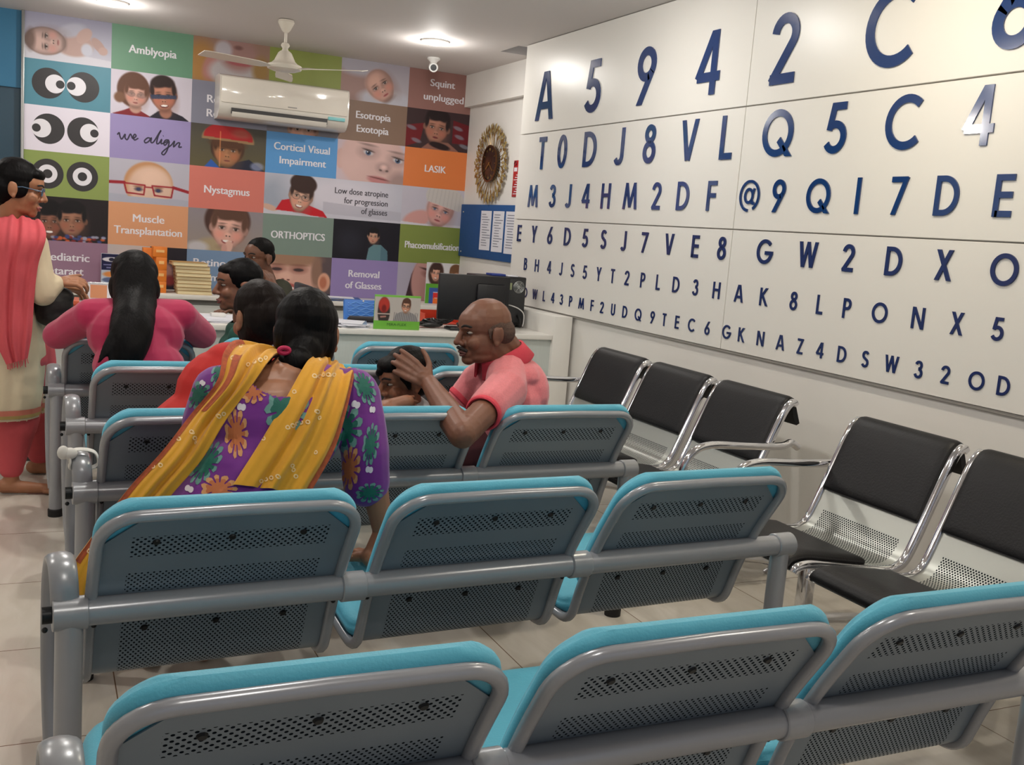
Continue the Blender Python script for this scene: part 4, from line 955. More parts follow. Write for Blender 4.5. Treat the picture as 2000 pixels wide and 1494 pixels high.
def waiting_row(lefts, Y0, rz, label, cat='seat row', x_left=0.036, x_right=1.955, posts=(0.068, 1.92), seats=None, arm_left=True, arm_right=False, oldx=0.0):
    t = thing('waiting_seat_row', label, cat, (0, Y0, 0), rz, 'rows of turquoise waiting seats')
    P = seat_meshes(); ZB = 0.555
    def link(name, me, parent, loc, rot=(0, 0, 0)):
        o = bpy.data.objects.new(name, me); COL.objects.link(o); o.parent = parent; o.location = loc; o.rotation_euler = rot; return o
    for k, u in enumerate(lefts):
        s = link('seat_shell', P['seat_shell'], t, (u, 0, 0))
        link('seat_frame', P['seat_frame'], s, (0, 0, 0)); link('backrest_cushion', P['backrest_cushion'], s, (0, 0, 0)); link('seat_cushion', P['seat_cushion'], s, (0, 0, 0))
        for (uu, sv) in ((0.11, 0.085), (CW/2, 0.085), (CW-0.11, 0.085), (0.11, 0.345), (CW/2, 0.345), (CW-0.11, 0.345)):
            p = [np.interp(sv, PS, PROF[:, i]) for i in (0, 1)]; nn = [np.interp(sv, PS, PN[:, i]) for i in (0, 1)]
            link('screw', P['screw'], s, (uu, p[0], p[1]), (math.atan2(nn[0], -nn[1]), 0, 0))
    b = MB(); b.cyl((x_left+0.01, 0, ZB), (x_right-0.01, 0, ZB), 0.0285, n=24); b.build('beam', M_greymetal, t, world=False)
    sl = [(x_left, x_left+0.066)]
    for a, c_ in zip(lefts[:-1], lefts[1:]):
        mid = (a+CW+c_)/2-0.012; sl.append((mid-0.028, mid+0.028))
    sl.append((x_right-0.06, x_right))
    for a, c_ in sl:
        b = MB(); b.tube([(a, 0, ZB), (a+0.002, 0, ZB), (c_-0.002, 0, ZB), (c_, 0, ZB)], [0.031, 0.0335, 0.0335, 0.031], n=24); b.build('sleeve', M_greypost, t, world=False)
        for uu in (a-0.012, c_+0.012): MB().sphere((uu, 0.005, ZB-0.032), 0.006, n=8, m=6).build('bolt', M_screw, t, world=False)
    MB().cyl((x_left-0.018, 0, ZB), (x_left+0.002, 0, ZB), 0.017, n=14).build('beam_knob', M_screw, t, world=False)
    for i, u in enumerate(posts):
        l = MB().cyl((u, 0, 0.03), (u, 0, ZB-0.01), 0.0265, n=20).build('leg', M_greypost, t, world=False)
        MB().lathe([(0, 0), (0.030, 0), (0.031, 0.03), (0.028, 0.034), (0, 0.034)], (u, 0, 0), n=18).build('foot_cap', M_cap, l, world=False)
    for i, (u, on) in enumerate(((posts[0], arm_left), (posts[-1], arm_right))):
        if not on: continue
        pa = smooth_path([(u-0.008, 0.0, ZB+0.02), (u-0.01, 0.004, 0.615), (u-0.012, 0.03, 0.645), (u-0.014, 0.075, 0.648), (u-0.016, 0.115, 0.62), (u-0.018, 0.135, 0.55), (u-0.018, 0.12, 0.38), (u-0.012, 0.07, 0.20), (u-0.004, 0.02, 0.12)], 5)
        b = MB(); b.tube(pa, 1.0, n=14, flat=(0.012, 0.027), up=np.array([1.0, 0, 0])); b.build('armrest', M_greypost, t, world=False, smooth=80)
    return t
rowA = waiting_row((.085, .678, 1.262), 1.305, 0.0, 'turquoise padded row of three perforated seats nearest the camera, cut by the lower edge', x_left=0.02, x_right=1.90, posts=(0.05, 1.86))
rowB = waiting_row((.108, .706, 1.300), 2.092, 0.047, 'row of perforated turquoise seats where the woman in purple sits', x_right=1.955)
rowC = waiting_row((.175, .765, 1.372), 3.005, 0.036, 'row of perforated turquoise seats where the man in the pink polo sits', x_left=0.10, x_right=1.985, posts=(0.135, 1.95))
rowD = waiting_row((.192, .820, 1.450), 3.935, 0.0, 'row of perforated turquoise seats where the woman in magenta sits', x_left=0.105, x_right=2.05, posts=(0.14, 2.01))
rowE = waiting_row((.118, .745, 1.372), 4.70, 0.0, 'row of perforated turquoise seats farthest back, facing the counter', x_left=0.055, x_right=1.97, posts=(0.09, 1.93))
rag = MB(); q = np.array([0.125, 3.055, 0.645])
rt_ = thing('cloth_tie', 'white strip of cloth knotted round a grey armrest', 'cloth strip', q)
pa = smooth_path([(0.094, 3.02, 0.640), (0.098, 3.035, 0.668), (0.13, 3.04, 0.672), (0.160, 3.035, 0.662), (0.166, 3.03, 0.630), (0.13, 3.05, 0.612), (0.096, 3.03, 0.622)], 6, closed=True)
MB().tube(pa, 1.0, n=8, flat=(0.004, 0.012), up=np.array([0.0, 1.0, 0.1]), closed=True).build('loop', mat('white_rag', (216, 214, 208), 0.8), rt_)
b = MB(); b.sphere((0.092, 3.025, 0.664), (0.022, 0.016, 0.017), n=12, m=8); b.sphere((0.076, 3.02, 0.668), (0.016, 0.012, 0.02), n=12, m=8); b.build('knot', mat('white_rag', (216, 214, 208), 0.8), rt_)

# ================================================================ CHROME BENCHES ALONG THE RIGHT WALL
BW = 0.485
BPROF = smooth_path([(-.012, .772), (.0, .783), (.018, .778), (.05, .735), (.11, .60), (.165, .475), (.195, .418), (.225, .394), (.27, .386), (.38, .398), (.52, .418), (.60, .428), (.645, .422), (.66, .405)], 4)
BS = arclen(BPROF); BN = prof_normal(BPROF)
M_bshell = sheet_mat('perforated_silver_sheet', (176, 178, 172), 0.75, 0.36, [([(0.37, 0.62)], 0.0105, 0.0075, 0.0030)], 0.06, BW-0.06)
M_vinyl = mat('black_vinyl', (11, 10, 13), 0.45, spec=0.28, bump=0.08, bscale=140)
def pbar(b, P, w, th, u):
    """flat chrome side bar following a profile at across position u"""
    N = prof_normal(P); n = len(P); V = []; F = []
    for i in range(n):
        for du, dn in ((-w/2, -th/2), (-w/2, th*0.3), (-w*0.3, th/2), (w*0.3, th/2), (w/2, th*0.3), (w/2, -th/2)): V.append((u+du, P[i][0]+N[i][0]*dn, P[i][1]+N[i][1]*dn))
    for i in range(n-1):
        for k in range(6): F.append([i*6+k, i*6+(k+1) % 6, (i+1)*6+(k+1) % 6, (i+1)*6+k])
    F += [list(range(6)), [(n-1)*6+k for k in range(6)][::-1]]
    b.add(V, F)
def bench(y_far, label, xb=2.775, pitch=0.545):
    # local frame: u along the wall away from the camera, v away from the wall
    t = thing('chrome_bench', label, 'bench', (xb, y_far-2*pitch-BW, 0), math.pi/2, 'black padded chrome benches')
    for k in range(3):
        u = k*pitch
        b = shell_geo(BW, BPROF[4:], BS[4:]-BS[4], cut=0.0, edge=0.012); b.V = [v+np.array([u, 0, 0]) for v in b.V]
        s = b.build('seat_shell', M_bshell, t, world=False)
        b = MB()
        for uu in (u+0.008, u+BW-0.008): b = MB(); pbar(b, BPROF, 0.026, 0.024, uu); b.build('side_bar', M_chrome, s, world=False, smooth=50)
        b = pad_geo(BW-0.036, BPROF, BS, -0.002, 0.318, 0.003, 0.020, 0.0, rc0=0.012, rc1=0.012); b.V = [v+np.array([u+0.018, 0, 0]) for v in b.V]; b.build('back_pad', M_vinyl, s, world=False, smooth=180)
        b = pad_geo(BW-0.036, BPROF, BS, 0.605, BS[-1]+0.0, 0.003, 0.032, 0.0, rc0=0.012, rc1=0.012); b.V = [v+np.array([u+0.018, 0, 0]) for v in b.V]; b.build('seat_pad', M_vinyl, s, world=False, smooth=180)
        fl = MB(); fl.prism([(-.006, .782), (-.03, .772), (-.062, .690), (-.048, .682), (-.035, .70), (-.015, .755)], u+0.03, u+BW-0.022, X=(0, 1, 0), Y=(0, 0, 1), Z=(1, 0, 0)); fl.build('pad_flap', M_vinyl, s, world=False)
    W_all = 2*pitch+BW
    MB().box((-0.02, 0.28, 0.315), (W_all+0.02, 0.35, 0.365), bev=0.006).build('beam', M_silver, t, world=False)
    for u in (0.17, W_all-0.17):
        l = MB(); l.box((u-0.025, 0.295, 0.08), (u+0.025, 0.335, 0.33), bev=0.005); l.tube(smooth_path([(u, -0.13, 0.05), (u, 0.0, 0.075), (u, 0.3, 0.10), (u, 0.5, 0.075), (u, 0.60, 0.045)], 5), 1.0, n=10, flat=(0.025, 0.018), up=np.array([0, 0, 1.0]))
        l.build('leg', M_chrome, t, world=False, smooth=50)
        for v in (-0.12, 0.58): MB().lathe([(0, 0), (0.028, 0), (0.03, 0.01), (0.014, 0.02), (0.011, 0.045), (0, 0.045)], (u, v, 0), n=16).build('glide', M_chrome, t, world=False)
    for u in (-0.035, W_all+0.035):
        pa = smooth_path([(u, 0.30, 0.33), (u, 0.44, 0.335), (u, 0.53, 0.40), (u, 0.535, 0.53), (u, 0.49, 0.60), (u, 0.41, 0.622), (u, 0.25, 0.615), (u, 0.08, 0.612), (u, 0.03, 0.625), (u, -0.01, 0.605)], 5)
        MB().tube(pa, 0.0155, n=12).build('armrest', M_chrome, t, world=False, smooth=60)
    return t
bench(4.745, 'chrome bench with three black padded seats nearer the counter')
bench(2.815, 'chrome bench with black padded seats cut off by the right edge of the picture')
# ================================================================ COUNTER AND WHAT STANDS ON IT
ct = thing('reception_counter', 'long pale grey reception counter with white desktop across the back of the room', 'counter', (1.5, 5.7, 0))
MB().box((-0.30, 5.70, 0.08), (2.965, 5.74, 0.722)).build('front_panel', M_grey, ct)
MB().box((-0.27, 5.74, 0.0), (2.96, 5.76, 0.08)).build('kick_plate', mat('dark_kick_plate', (70, 66, 64), 0.5), ct)
MB().box((-0.32, 5.675, 0.722), (2.96, 6.32, 0.752), bev=0.003).build('desktop', M_lam, ct)
MB().box((2.962, 5.672, 0.0), (3.092, 6.40, 0.872), bev=0.003).build('end_panel', M_lam, ct)
MB().box((-0.32, 5.70, 0.0), (-0.28, 6.32, 0.722)).build('side_panel', M_grey, ct)
MB().box((2.55, 6.28, 0.0), (2.962, 6.32, 0.722)).build('modesty_panel', M_grey, ct)

lg = thing('wall_ledge', 'white low cupboard ledge running under the printed wall behind the counter', 'cupboard', (1.6, 8.1, 0))
MB().box((-0.075, 7.885, 0.695), (3.38, 8.364, 0.728), bev=0.002).build('top', M_lam, lg)
MB().box((-0.075, 7.93, 0.0), (3.38, 8.364, 0.695)).build('carcass', mat('cupboard_gap', (120, 120, 116), 0.6), lg)
for k in range(7):
    a = -0.07+k*0.492
    d = MB().box((a, 7.912, 0.06), (a+0.486, 7.93, 0.655), bev=0.002).build('door', mat('cupboard_grey', (206, 208, 204), 0.4), lg)
    MB().box((a+0.40, 7.900, 0.58), (a+0.46, 7.912, 0.60), bev=0.003).build('handle', M_silver, d)

# --- books in a stack on the ledge
M_page = mat('cream_pages', (240, 224, 180), 0.75, noise=0.06, nscale=60, bstretch=(1, 1, 30)); M_cover = mat('tan_cover', (176, 140, 84), 0.6)
zz = 0.7285; bx0, bx1 = pt(343, 560, 8.0)[0], pt(409, 560, 8.0)[0]
NB = 9
for k in range(NB):
    hgt = 0.0265; dx = [0.012, 0.008, 0.006, 0.006, 0.002, 0.0, -0.004, -0.008, -0.03][k]; dy = 0.006*math.sin(k*2.1)
    lab = 'cream paged book lying at the %s of the book stack on the ledge' % ('bottom' if k == 0 else 'top') if k in (0, NB-1) else None
    t = thing('book', lab or 'cream paged book lying inside the book stack, %s from its bottom' % ('second', 'third', 'fourth', 'fifth', 'sixth', 'seventh', 'eighth')[k-1], 'book', ((bx0+bx1)/2, 8.06, zz), 0, 'books stacked on the ledge')
    R = np.array(Matrix.Rotation(math.radians([0, 1, -1, 0.5, 0, 1, -1, 1, 3][k]), 3, 'Z'))
    MB().box((bx0+dx, 7.955+dy, zz+0.0018), (bx1+dx, 8.165+dy, zz+hgt-0.0022), R=R).build('pages', M_page, t)
    b = MB(); b.box((bx0+dx-0.003, 7.95+dy, zz), (bx1+dx+0.003, 8.168+dy, zz+0.0018), R=R); b.box((bx0+dx-0.003, 7.952+dy, zz+hgt-0.0022), (bx1+dx+0.003, 8.168+dy, zz+hgt-0.0005), R=R); b.build('cover', M_cover, t)
    zz += hgt
# --- orange boxes
M_or = mat('orange_carton', (226, 124, 34), 0.5); M_or2 = mat('orange_print', (244, 190, 120), 0.5)
zz = 0.7285
for k, (h0, lab) in enumerate(((0.085, 'lowest orange carton of the pile behind the woman in magenta'), (0.085, 'orange carton second from the bottom of its pile'), (0.095, 'orange carton third from the bottom of its pile'), (0.075, 'topmost orange carton of the pile on the ledge'))):
    a, c_ = pt(298 if k == 3 else 304, 520, 8.02)[0], pt(325, 520, 8.02)[0]
    t = thing('carton', lab, 'box', ((a+c_)/2, 8.1, zz), 0, 'orange cartons on the ledge')
    MB().box((a, 7.99, zz), (c_, 8.12, zz+h0-0.001), bev=0.002).build('box', M_or, t); MB().box((a+0.02, 7.988, zz+h0*0.45), (c_-0.02, 7.9899, zz+h0*0.7)).build('label', M_or2, t)
    zz += h0
a = pt(280, 520, 8.1)[0]
t = thing('carton', 'orange carton standing beside the pile, partly behind the head of the woman in magenta', 'box', (a, 8.2, 0.7285), 0, 'orange cartons on the ledge')
MB().box((a, 8.14, 0.7285), (a+0.10, 8.24, 1.05), bev=0.002).build('box', M_or, t)
# --- banner with an eye
t = thing('leaflet_stand', 'tall leaflet stand with an eye picture on dark blue, left of the magenta woman head', 'stand', (pt(218, 520, 8.1)[0], 8.15, 0.7285))
x0, x1 = pt(198, 530, 8.1)[0], pt(238, 530, 8.1)[0]; zt_ = pt(215, 496, 8.1)[2]
MB().box((x0, 8.10, 0.7285), (x1, 8.18, zt_), bev=0.002).build('box', mat('leaflet_white', (188, 190, 200), 0.5), t)
p = Pic((176, 182, 196), asp=(x1-x0)/(zt_-0.73), ny=90); A = p.asp
p.poly([(0, 0), (A, 0), (A, 0.46), (0, 0.46)], (30, 30, 66)); p.ell(A/2, 0.16, A*0.46, 0.065, (206, 200, 206), soft=0.2); p.ell(A/2, 0.16, A*0.14, 0.05, (40, 40, 60)); p.poly([(A*.1, .3), (A*.9, .3), (A*.9, .33), (A*.1, .33)], (120, 120, 160)); p.poly([(A*.25, .38), (A*.95, .38), (A*.95, .41), (A*.25, .41)], (120, 120, 160))
p.ell(A*0.5, 0.58, A*0.4, 0.08, (206, 130, 70), soft=0.5); p.ell(A*0.45, 0.74, A*0.4, 0.07, (84, 96, 130), soft=0.3); p.ell(A*0.5, 0.95, A*0.5, 0.1, (120, 150, 206), soft=0.6)
p.mesh('printed_front', (x0, 8.0995, zt_), MX, MY, t, x1-x0, zt_-0.73)
# --- desk calendar, on the ledge front
t = thing('desk_calendar', 'spiral desk calendar with an orange picture on the counter', 'calendar', (pt(195, 580, 6.1)[0], 6.1, 0.7525))
x0, x1 = pt(171, 570, 6.1)[0], pt(224, 570, 6.1)[0]; zt_ = pt(190, 552, 6.1)[2]
MB().box((x0, 6.098, 0.7525), (x1, 6.102, zt_), bev=0.001).build('page', M_paper, t); MB().box((x0, 6.14, 0.7525), (x1, 6.144, zt_-0.004), R=np.array(Matrix.Rotation(math.radians(14), 3, 'X'))).build('back_board', mat('cream_board', (206, 196, 176), 0.6), t)
MB().box((x0+0.014, 6.0965, zt_-0.085), (x0+0.10, 6.0979, zt_-0.012)).build('picture', mat('apricot_print', (214, 146, 106), 0.6), t)
b = MB()
for k in range(20): b.tube([np.array([x0+0.006+k*(x1-x0-0.012)/19, 6.10+0.006*math.cos(q), zt_-0.004+0.006*math.sin(q)]) for q in np.linspace(0, 6.28, 9)], 0.0012, n=5)
b.build('spiral', M_silver, t)
# --- orange folders on the counter at the left
zz = 0.7525
for k in range(4):
    lab = ('bottom orange folder of the heap behind the black handbag', 'orange folder second from the bottom of the heap by the handbag', 'orange folder third from the bottom of the heap by the handbag', 'top orange folder of the heap behind the black handbag')[k]
    t = thing('folder', lab, 'folder', (0.07, 5.92, zz), 0, 'orange folders on the counter')
    R = np.array(Matrix.Rotation(math.radians((4, -5, 7, -2)[k]), 3, 'Z'))
    MB().box((-0.06+0.01*k, 5.80, zz), (0.20+0.006*k, 6.03, zz+0.022), bev=0.004, R=R).build('cover', mat('folder_orange_%d' % (k % 2), ((206, 96, 44), (186, 84, 52))[k % 2], 0.6), t)
    MB().box((-0.05+0.01*k, 5.802, zz+0.005), (0.185+0.006*k, 6.025, zz+0.017), R=R).build('papers', M_paper, t)
    zz += 0.0225
# --- papers on the desk
def paper_heap(name, label, cx, cy, z, n, w=0.21, d=0.29, spread=10, group='papers on counter and ledge', tint=None):
    t = thing(name, label, 'papers', (cx, cy, z), 0, group); zz = z
    b = MB(); c2 = MB()
    for k in range(n):
        R = np.array(Matrix.Rotation(math.radians(random.uniform(-spread, spread)), 3, 'Z')); ox, oy = random.uniform(-.03, .03), random.uniform(-.03, .03); th = random.choice([0.0012, 0.002, 0.004])
        (c2 if (tint and k % 3 == 1) else b).box((cx-w/2+ox, cy-d/2+oy, zz), (cx+w/2+ox, cy+d/2+oy, zz+th), R=R); zz += th+0.0003
    b.build('sheets', M_paper, t, smooth=0)
    if c2.n: c2.build('cover', tint, t, smooth=0)
    return zz
q = pt(432, 617, 5.95); z_ = paper_heap('paper_heap', 'loose white papers on the counter beside the woman in green', q[0], 5.95, 0.7525, 6, spread=25)
t = thing('tissue_box', 'small white box lying on the loose papers beside the woman in green', 'box', (pt(425, 611, 6.0)[0], 6.0, z_)); MB().box((pt(425, 611, 6.0)[0]-0.04, 5.96, z_), (pt(425, 611, 6.0)[0]+0.04, 6.02, z_+0.02), bev=0.003).build('box', M_white_pl, t)
q = pt(682, 634, 5.85); paper_heap('paper_heap', 'papers and leaflets on the counter left of the green picture stand', q[0], 5.84, 0.7525, 9, w=0.16, d=0.22, spread=22, tint=mat('leaflet_blue', (110, 132, 160), 0.6))
q = pt(668, 580, 8.05); paper_heap('paper_heap', 'magazines on the ledge under the lilac square about glasses', q[0], 8.06, 0.7285, 9, w=0.24, d=0.2, spread=12, tint=mat('magazine_blue', (50, 84, 150), 0.5))
# --- blue quilted case standing on the desk
M_case = mat('blue_quilted_case', (64, 122, 206), 0.45); x0, x1 = 1.755, 1.985
t = thing('file_case', 'bright blue case with wavy quilted front on the counter', 'case', ((x0+x1)/2, 6.16, 0.7525))
R = np.array(Matrix.Rotation(math.radians(-10), 3, 'X')); pc = (1.87, 6.185, 0.7535)
MB().box((x0-0.01, 6.15, 0.7535), (x1, 6.185, 0.88), bev=0.006, R=R, c=pc).build('body', M_case, t)
b = MB()
for k in range(6):
    z0 = 0.768+0.018*k
    pa = [np.array([x0+0.012+(x1-x0-0.03)*u, 6.149, z0+0.005*math.sin(u*19+(k % 2)*math.pi)]) for u in np.linspace(0, 1, 40)]
    pa = [(np.array(R)@(p-np.array(pc)))+np.array(pc) for p in pa]; b.tube(pa, 0.0035, n=6)
b.build('quilting', mat('blue_quilt_ridge', (96, 152, 226), 0.4), t)
MB().sphere((np.array(R)@(np.array([1.865, 6.147, 0.872])-np.array(pc)))+np.array(pc), 0.006, n=10, m=8).build('snap_button', M_white_pl, t)
# --- black pouch / cables on the desk
t = thing('pen_pouch', 'dark zipped pouch lying in front of the blue case', 'pouch', (1.87, 5.98, 0.7525))
MB().tube(smooth_path([(1.74, 6.07, 0.774), (1.80, 6.06, 0.774), (1.88, 6.055, 0.774), (1.97, 6.055, 0.774), (2.02, 6.06, 0.770)], 4), [0.004]+[0.019]*15+[0.012], n=12).build('body', mat('dark_pouch', (34, 30, 40), 0.6), t)
# --- green framed picture stand
gx0, gx1, gz1 = 1.80, 2.085, 0.955
t = thing('picture_stand', 'green edged picture stand of a man in glasses on the counter front', 'display stand', (1.94, 5.73, 0.7525))
MB().box((gx0, 5.725, 0.7525), (gx1, 5.731, gz1), bev=0.001).build('board', mat('lime_green_board', (110, 178, 60), 0.5), t)
MB().prism([(0, 0), (0.09, 0), (0, 0.15)], -0.002, 0.002, O=(1.94, 5.731, 0.7525), X=(0, 1, 0), Y=(0, 0, 1), Z=(1, 0, 0)).build('strut', mat('lime_green_board', (110, 178, 60), 0.5), t)
p = Pic((186, 178, 172), asp=0.285/0.14, ny=80); A = p.asp
p.ell(0.42, 0.62, 0.27, 0.6, (58, 50, 48), soft=0.15); p.ell(0.42, 0.35, 0.24, 0.32, (176, 56, 46), soft=0.25); p.ell(0.42, 0.5, 0.1, 0.16, (120, 36, 34), soft=0.6); p.line([(0.15, 0.72), (0.68, 0.72)], 0.05, (190, 170, 160)); p.line([(0.3, 0.85), (0.5, 0.83)], 0.07, (170, 120, 110))
p.poly([(0.85, 1), (0.95, 0.72), (1.2, 0.6), (1.55, 0.6), (1.85, 0.75), (2.0, 1)], (150, 146, 146))
for k in range(14): p.line([(0.9+k*0.08, 0.64+0.02*(k % 3)), (0.86+k*0.08, 1)], 0.022, (70, 66, 70), 0.7)
p.at(1.4, 0.36, 6); p.face((196, 150, 124), (84, 56, 44), 0.19, 0.3, smile=1, hairline=-0.5)
for q in (-1, 1): p.line([(q*0.085+0.06*math.cos(a), 0.03+0.05*math.sin(a)) for a in np.linspace(0, 6.3, 14)], 0.014, (60, 40, 40))
p.mesh('photo', (gx0+0.001, 5.7246, gz1-0.012), MX, MY, t, 0.283, 0.14)
b = MB(); add_text(b, 'MIRA-FLEX', (1.942, 5.7248, 0.782), (1, 0, 0), (0, 0, 1), width=0.12, height=0.016, N=(0, -1, 0)); b.build('lettering', mat('dark_green_print', (40, 84, 30), 0.5), t, smooth=0)
# --- picture stand on the ledge
x0, x1, zt_ = pt(832, 550, 8.12)[0], pt(895, 550, 8.12)[0], pt(850, 513, 8.12)[2]
t = thing('picture_stand', 'picture stand of a curly haired girl over green and red blocks by the monitor', 'display stand', ((x0+x1)/2, 8.13, 0.7285))
MB().box((x0, 8.121, 0.7285), (x1, 8.128, zt_), bev=0.001).build('board', M_paper, t)
MB().prism([(0, 0), (0.09, 0), (0, 0.2)], -0.002, 0.002, O=((x0+x1)/2, 8.128, 0.7285), X=(0, 1, 0), Y=(0, 0, 1), Z=(1, 0, 0)).build('strut', M_paper, t)
p = Pic((206, 204, 206), asp=(x1-x0)/(zt_-0.73), ny=100); A = p.asp
p.at(A*0.3, 0.25, 4); p.ell(0, 0.02, 0.2, 0.3, (66, 44, 38), soft=0.2); p.face((206, 156, 134), (62, 42, 36), 0.13, 0.2, smile=1, hairline=-0.5); p.at(A*0.92, 0.27, -4); p.face((206, 156, 134), (110, 76, 52), 0.16, 0.22, hairline=-0.3)
p.at(0, 0); p.poly([(0, 0.52), (A, 0.52), (A, 1), (0, 1)], (92, 158, 52)); p.poly([(A*.12, .62), (A, .62), (A, 1), (A*.12, 1)], (60, 88, 160)); p.poly([(A*.25, .74), (A, .74), (A, 1), (A*.25, 1)], (206, 48, 44)); p.poly([(A*.25, .87), (A, .87), (A, 1), (A*.25, 1)], (226, 112, 50)); p.line([(A*.25, .73), (A, .73)], 0.015, (230, 230, 230)); p.line([(A*.3, .87), (A, .87)], 0.015, (230, 220, 210))
p.mesh('photo', (x0+0.001, 8.1206, zt_-0.001), MX, MY, t, x1-x0-0.002, zt_-0.73)
# --- monitor seen from behind
t = thing('monitor', 'black computer monitor seen from behind on the counter', 'monitor', (2.545, 5.99, 0.7525), math.radians(-6))
Mw = lambda x, y, z: (x, y, z)
b = MB(); b.box((-0.245, -0.02, 0.045), (0.225, 0.015, 0.335), bev=0.006); b.build('back_shell', mat('monitor_black', (20, 19, 23), 0.45), t, world=False)
MB().box((0.0, -0.045, 0.10), (0.19, -0.018, 0.285), bev=0.012).build('rear_hump', mat('monitor_black', (20, 19, 23), 0.45), t, world=False)
MB().box((-0.235, 0.0152, 0.075), (0.215, 0.017, 0.326)).build('screen', mat('screen_glass', (16, 20, 30), 0.12), t, world=False)
b = MB(); b.box((-0.04, -0.035, 0.01), (0.04, -0.012, 0.12), bev=0.004); b.lathe([(0, 0.0), (0.08, 0.0), (0.084, 0.006), (0.05, 0.014), (0, 0.014)], (0, 0, 0)); b.build('stand', mat('monitor_black', (20, 19, 23), 0.45), t, world=False)
# --- computer tower
cx0, cx1, cy0, cy1, cz0, cz1 = 2.765, 2.950, 6.09, 6.31, 0.7665, 1.085
t = thing('computer_tower', 'black computer tower with rear fan grille standing at the counter end', 'computer', (2.86, 6.2, 0.7525))
MB().box((cx0-0.16, cy0+0.002, cz0), (cx1, cy1, cz1), bev=0.008).build('case', mat('tower_black', (26, 25, 28), 0.4), t)
MB().box((cx0+0.02, cy0-0.001, cz0+0.02), (cx1-0.008, cy0+0.004, cz1-0.012), bev=0.001).build('rear_plate', mat('tower_grey', (44, 44, 46), 0.45), t)
b = MB(); fc = np.array([2.895, cy0-0.002, 1.02])
for r_ in (0.012, 0.021, 0.030, 0.038): b.tube([fc+np.array([r_*math.cos(a), 0, r_*math.sin(a)]) for a in np.linspace(0, 2*np.pi, 28, endpoint=False)], 0.0022, n=6, closed=True)
for k in range(6): a = k*math.pi/3; b.tube([fc+np.array([math.cos(a), 0, math.sin(a)])*0.01, fc+np.array([math.cos(a), 0, math.sin(a)])*0.038], 0.0018, n=5)
b.cyl(fc+np.array([0, 0.001, 0]), fc-np.array([0, 0.003, 0]), 0.011); b.build('fan_grille', M_silver, t)
MB().box((2.80, cy0-0.003, 1.00), (2.845, cy0, 1.045), bev=0.001).build('power_inlet', mat('olive_label', (150, 158, 120), 0.5), t)
b = MB()
for k, (z0, z1) in enumerate(((0.955, 0.975), (0.925, 0.95), (0.86, 0.91))): b.box((2.80, cy0-0.003, z0), (2.825, cy0, z1), mi=k % 2)
b.build('port', [M_silver, mat('port_blue', (40, 56, 130), 0.4)], t)
for x in (cx0-0.13, cx1-0.03):
    for y in (cy0+0.03, cy1-0.03): MB().cyl((x, y, 0.7525), (x, y, cz0+0.002), 0.012).build('foot', M_cap, t)
b = MB(); b.tube(smooth_path([(2.83, cy0-0.003, 0.90), (2.85, cy0-0.03, 0.895), (2.89, cy0-0.04, 0.88), (2.925, cy0-0.04, 0.85), (2.935, cy0-0.03, 0.80), (2.93, cy0-0.03, 0.765)], 5), 0.004, n=6); b.build('cable', M_white_pl, t)
MB().tube(smooth_path([(2.90, cy0-0.002, 0.83), (2.905, cy0-0.03, 0.81), (2.91, cy0-0.035, 0.775), (2.915, cy0-0.02, 0.762)], 4), 0.009, n=8).build('plug_lead', M_cap, t)
t = thing('blue_pad', 'small blue pad lying on top of the computer tower', 'pad', (2.80, 6.15, 1.0855)); MB().box((2.70, 6.10, 1.0855), (2.80, 6.2, 1.099), bev=0.002).build('pad', mat('pad_blue', (40, 60, 140), 0.5), t)
t = thing('paper_slip', 'white slip beside the blue pad on the computer tower', 'paper', (2.86, 6.15, 1.0855)); MB().box((2.815, 6.10, 1.0855), (2.89, 6.2, 1.092), bev=0.001).build('slip', M_paper, t)
# --- keyboard heap, mouse, red tray
t = thing('cable_heap', 'heap of black cables and pouch beside the green picture stand', 'cables', (2.21, 5.90, 0.7525))
b = MB()
for k in range(9):
    a0 = random.uniform(0, 6.28); r_ = random.uniform(0.03, 0.08)
    b.tube(smooth_path([np.array([2.21+0.09*(k-4)/4+r_*math.cos(a0+q), 5.90+0.5*r_*math.sin(a0+q), 0.774+0.003*k+0.012*math.sin(q*1.7+k)]) for q in np.linspace(0, 5.4, 8)], 4), 0.0065, n=6)
b.sphere((2.22, 5.90, 0.776), (0.085, 0.045, 0.0225), n=14, m=8); b.build('coils', M_dark, t)
t = thing('computer_mouse', 'black computer mouse at the left end of the cable heap', 'mouse', (2.045, 5.95, 0.7525)); MB().sphere((2.045, 5.95, 0.770), (0.03, 0.045, 0.0165), n=14, m=8).build('body', M_dark, t)
t = thing('keyboard', 'black keyboard on the counter in front of the monitor', 'keyboard', (2.47, 5.84, 0.7525))
MB().box((2.30, 5.765, 0.7525), (2.70, 5.875, 0.768), bev=0.004).build('body', M_dark, t)
b = MB()
for i in range(15):
    for j in range(4): b.box((2.31+i*0.026, 5.772+j*0.025, 0.768), (2.331+i*0.026, 5.792+j*0.025, 0.772))
b.build('keys', mat('key_black', (38, 38, 40), 0.5), t)
t = thing('letter_tray', 'red orange desk tray under the monitor', 'tray', (2.36, 6.2, 0.7525))
b = MB(); b.box((2.26, 6.12, 0.7525), (2.52, 6.30, 0.757)); b.box((2.26, 6.12, 0.757), (2.265, 6.30, 0.82)); b.box((2.515, 6.12, 0.757), (2.52, 6.30, 0.82)); b.box((2.26, 6.295, 0.757), (2.52, 6.30, 0.83)); b.build('tray', mat('tray_red', (206, 70, 44), 0.45), t)
